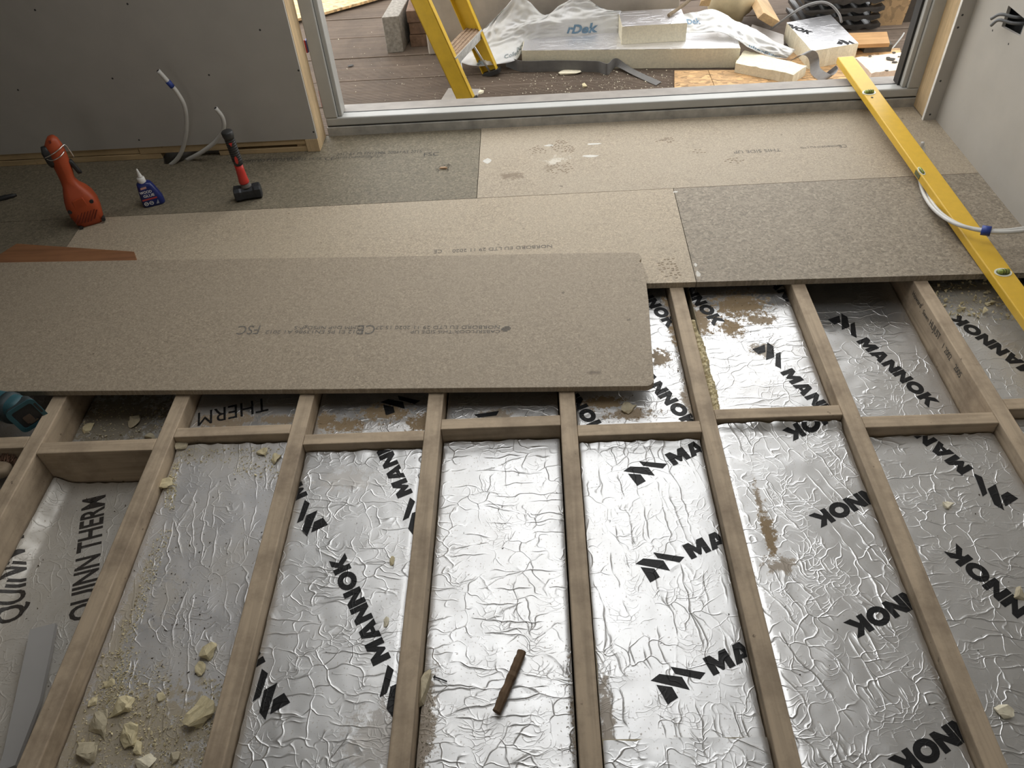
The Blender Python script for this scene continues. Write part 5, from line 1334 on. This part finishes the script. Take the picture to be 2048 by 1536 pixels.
s1 = Sheet([[(905, 120, 4.10), (945, 132, 4.05), (985, 130, 4.04), (1030, 122, 4.09), (1048, 104, 4.20), (1100, 88, 4.245), (1160, 82, 4.26), (1240, 78, 4.27)],
            [(915, 108, 4.15), (955, 104, 4.13), (985, 100, 4.14), (1030, 84, 4.20), (1060, 76, 4.235), (1110, 66, 4.245), (1165, 66, 4.245), (1240, 58, 4.26)],
            [(945, 86, 4.19), (965, 77, 4.19), (990, 73, 4.21), (1025, 62, 4.23), (1065, 51, 4.235), (1115, 46, 4.23), (1170, 44, 4.25), (1240, 30, 4.28)],
            [(958, 68, 4.235), (975, 55, 4.25), (1000, 40, 4.27), (1040, 40, 4.27), (1080, 40, 4.26), (1112, 28, 4.27), (1165, 20, 4.285), (1240, 22, 4.29)],
            [(970, 57, 4.26), (1000, 27, 4.28), (1033, -6, 4.30), (1058, 4, 4.30), (1090, 31, 4.295), (1126, 7, 4.30), (1166, -4, 4.30), (1212, 27, 4.30)]], 3)
s1.build('large crumpled white polythene sheet printed rDek behind the foam slab')
s1.text('rDek', 5.45, 6.42, 0.95, 1.80, M['bluetext'], 0.035)
s1.text('INC', 3.1, 3.62, .35, .62, M['greytext'], 0.02)
s1.text('Collect', 2.5, 3.3, .25, .45, M['greytext'])
s1.text('M', 1.2, 1.6, .05, .4, M['greytext'], .04)
s2 = Sheet([[(1368, 66, 4.13), (1400, 66, 4.12), (1440, 66, 4.10), (1472, 80, 4.05), (1500, 98, 3.99), (1540, 114, 3.965), (1572, 118, 3.96)],
            [(1368, 48, 4.20), (1400, 46, 4.20), (1435, 42, 4.20), (1470, 62, 4.12), (1505, 80, 4.05), (1545, 96, 4.00), (1580, 110, 3.98)],
            [(1362, 30, 4.30), (1395, 24, 4.30), (1430, 20, 4.30), (1470, 42, 4.22), (1507, 58, 4.15), (1547, 82, 4.07), (1590, 101, 4.02)]], 9)
s2.build('twisted white polythene strip trailing down between the foam offcuts')
s2.text('Dek', .15, 1.0, .9, 1.45, M['bluetext'], 0.02)
s2.text('uberFloor', 3.85, 5.6, .12, .36, M['bluetext'])

# ---- pile at the back right
M['pine'] = timber('pine_offcut', (0.56, 0.38, 0.20), 'Y', 0.25)
e4 = [PY(*q, 4.22) for q in ((1515, 37), (1528, 25), (1561, 44), (1549, 57))]
dv = PY(1497, 0, 4.62) - e4[0]
prism('timber_offcut', e4, dv * 1.3, M['pine'], bevel=.002); tag(last(), 'sawn timber offcut poking from the pile right of the cream sack', 'timber')
e4 = [PY(*q, 4.36) for q in ((1398, 12), (1403, 2), (1424, -4), (1418, 13))]
prism('timber_offcut', e4, (0.10, 0.32, 0.10), M['pine'], bevel=.002); tag(last(), 'small timber end behind the polythene left of the cream sack', 'timber')
def blob_geo(c, rx, ry, rz, seed, n=22, mrings=14):
    vs, fs = [], []
    for j in range(mrings + 1):
        th = math.pi * j / mrings
        for i in range(n):
            ph = 2 * math.pi * i / n; d_ = V(math.sin(th) * math.cos(ph), math.sin(th) * math.sin(ph), math.cos(th))
            k_ = 1 + .16 * mnoise.noise(d_ * 1.6 + V(seed, 0, 0)) + .10 * (1 - 2 * abs(mnoise.noise(d_ * 3.6 + V(0, seed, 0))))
            vs.append(c + V(d_.x * rx * k_, d_.y * ry * k_, max(d_.z * rz * k_, -rz)))
    for j in range(mrings):
        for i in range(n): fs.append((j * n + i, j * n + (i + 1) % n, (j + 1) * n + (i + 1) % n, (j + 1) * n + i))
    return vs, fs
sk = P(1478, 52, DECK_Z); sk = V(sk.x - .06, sk.y + .03, DECK_Z + .125)
v, f = blob_geo(sk, .112, .10, .122, 2.0); obj('rubble_sack', v, f, simple('cream_sacking', (0.55, 0.46, 0.29), 0.7, 0, 0.15, 12, 0.3), smooth=True); tag(last(), 'cream crumpled sack in the pile behind the polythene', 'sack')
zu = DECK_Z + .05
prism('upvc_profile', [P(1498, 66, zu), P(1568, 91, zu), P(1568, 69, zu), P(1504, 48, zu)], (0, 0, -.05), simple('pale_profile', (0.50, 0.47, 0.45), 0.5, 0, .08), bevel=.003); tag(last(), 'pale grey plastic profile lying behind the polythene strip', 'profile')
# stack of black ribbed tiles
M['tile'] = simple('black_plastic_tile', (0.028, 0.024, 0.021), 0.45, 0, 0.4, 30)
t0 = P(1600, 74, DECK_Z); t1 = P(1762, 66, DECK_Z)
for k in range(8):
    zt = DECK_Z + .012 + k * .044; n = 40; pr = []
    for i in range(n + 1):
        x = lerp(t0.x + .006 * (k % 3), t1.x - .01 * (k % 2), i / n); w_ = .006 * math.cos(i * 6.2832 / 8)
        pr.append((x, w_))
    fy = t0.y + .03 + .008 * (k % 2); by = fy + .30
    vs = []
    for x, w_ in pr:
        vs += [V(x, fy, zt + w_), V(x, by, zt + w_), V(x, by, zt + w_ + .018), V(x, fy, zt + w_ + .018)]
    fs = []
    for i in range(n):
        a, b = i * 4, i * 4 + 4
        fs += [(a, a + 1, b + 1, b), (a + 1, a + 2, b + 2, b + 1), (a + 2, a + 3, b + 3, b + 2), (a + 3, a, b, b + 3)]
    fs += [(0, 3, 2, 1), tuple(n * 4 + q for q in range(4))]
    o = empty('roof_tile', V(lerp(t0.x, t1.x, .5), fy, zt - .006), 'black ribbed plastic tile in the stack behind the printed foam block', 'tile', 'stacked black ribbed tiles')
    obj('tile', vs, fs, M['tile'], o)
    prism('front_lip', [V(t0.x + .01, fy - .006, zt + .026), V(t1.x - .015, fy - .006, zt + .026), V(t1.x - .015, fy - .0005, zt + .026), V(t0.x + .01, fy - .0005, zt + .026)], (0, 0, -.012), M['tile'], o)
v, f = tube_geo(spline([P(1543, 58, .02), PY(1572, 36, 4.05), PY(1606, 14, 4.06), PY(1640, 4, 4.08), PY(1662, 10, 4.10), PY(1678, 28, 4.10), P(1683, 44, zt3 + .01)], 6), .006, 8)
obj('cable', v, f, simple('grey_flex', (0.16, 0.155, 0.15), 0.5), smooth=True); tag(last(), 'grey cable arching over the printed foam block', 'cable')
zk = DECK_Z + .075
prism('plank_offcut', [P(1690, 90, zk), P(1780, 86, zk), P(1774, 63, zk), P(1690, 66, zk)], (0, 0, -.02), timber('orange_plank', (0.46, 0.27, 0.12), 'X', 0.4, (0.18, 0.08, 0.03)), bevel=.002); tag(last(), 'short orange plank offcut right of the printed foam block', 'plank')
box('timber_offcut', (P(1700, 80, DECK_Z).x, P(1755, 80, DECK_Z).x, P(1720, 84, zk).y, P(1720, 70, zk).y, DECK_Z + .001, zk - .021), M['subfloor']); tag(last(), 'dark timber block under the orange plank offcut', 'timber')
e4 = [PY(*q, 4.40) for q in ((1742, -30), (1835, -30), (1786, 92), (1742, 98))]
prism('osb_sheet', e4, (0.0, 0.016, 0), M['osb_dark']); tag(last(), 'weathered strand board leaning upright by the right door jamb', 'strand board')
e4 = [PY(*q, 4.43) for q in ((1815, -30), (1905, -30), (1850, 112), (1786, 105))]  # flat dark panel paints in the shadowed void beside the jamb
prism('void_shade_panel', e4, (0.0, 0.05, 0), simple('painted_void_shade', (0.035, 0.026, 0.018), 0.85, 0, .3, 20)); tag(last(), 'dark panel standing in for the shadowed void at the right side of the door', 'shade panel')
v, f = tube_geo(spline([P(1778, 104, DECK_Z + .01), PY(1792, 88, 4.10), PY(1803, 74, 4.14), PY(1808, 66, 4.18)], 5), .004, 6)
obj('cable', v, f, simple('pale_flex', (0.35, 0.35, 0.33), 0.5), smooth=True); tag(last(), 'thin pale cable end behind the pinkish foam offcut', 'cable')

# ---- scraps on the deck
def scrap(name, label, px, py, wpx, dpx, h, mt, seed, z=DECK_Z, rot=0.0):
    k = sc_px(px, py, z); c_ = P(px, py, z)
    v, f = chunk_geo((c_.x, c_.y, z + .0005), wpx * k, dpx * k * 1.6, h, random.Random(seed), 24, rot)
    tag(obj(name, v, f, M[mt] if isinstance(mt, str) else mt, bevel=.0008), label, 'scrap', 'scraps on the decking')
scrap('foam_flake', 'large cream foam flake on the decking in front of the grey strip', 1140, 146, 54, 15, .012, 'foam_pale', 1)
scrap('foam_flake', 'small cream foam scrap beside the ladder foot', 962, 186, 14, 9, .012, 'foam_pale', 2)
scrap('foam_flake', 'flat cream foam scrap on the decking nearest the door sill', 1146, 196, 22, 8, .006, 'foam_pale', 3)
scrap('foam_flake', 'upright cream foam crumb in the middle of the decking', 1170, 174, 13, 10, .014, 'foam', 4)
M['slate'] = simple('dark_sliver', (0.05, 0.045, 0.04), 0.8)
scrap('timber_sliver', 'dark pointed sliver on the decking near the door sill', 1184, 194, 38, 5, .006, M['slate'], 5, rot=0.25)
scrap('leaf', 'dark curled leaf on the empty left part of the decking', 702, 132, 16, 6, .004, M['slate'], 6, rot=0.6)
def deck_bits(name, label, rects, count, size, mat, seed):
    r = random.Random(seed); gg = []
    for k in range(count):
        x0, y0, x1, y1 = r.choice(rects); c_ = P(r.uniform(x0, x1), r.uniform(y0, y1), DECK_Z)
        s_ = r.uniform(*size) * (.5 + r.random() ** 2); gg.append(chunk_geo((c_.x, c_.y, DECK_Z + .0008), s_, s_ * r.uniform(.4, 1), s_ * .4, r, 6))
    v, f = merge(*gg); tag(obj(name, v, f, mat), label, 'debris', None, 'stuff')
deck_bits('foam_crumbs', 'white foam crumbs scattered thickly on the decking by the sill', [(990, 140, 1345, 192), (1040, 145, 1345, 200), (1060, 150, 1250, 205), (1200, 140, 1340, 180)], 700, (.003, .010), M['foam_pale'], 21)
deck_bits('foam_crumbs', 'sparse white crumbs on the left part of the decking', [(650, 60, 900, 225), (760, 110, 990, 215)], 190, (.003, .009), M['foam_pale'], 22)
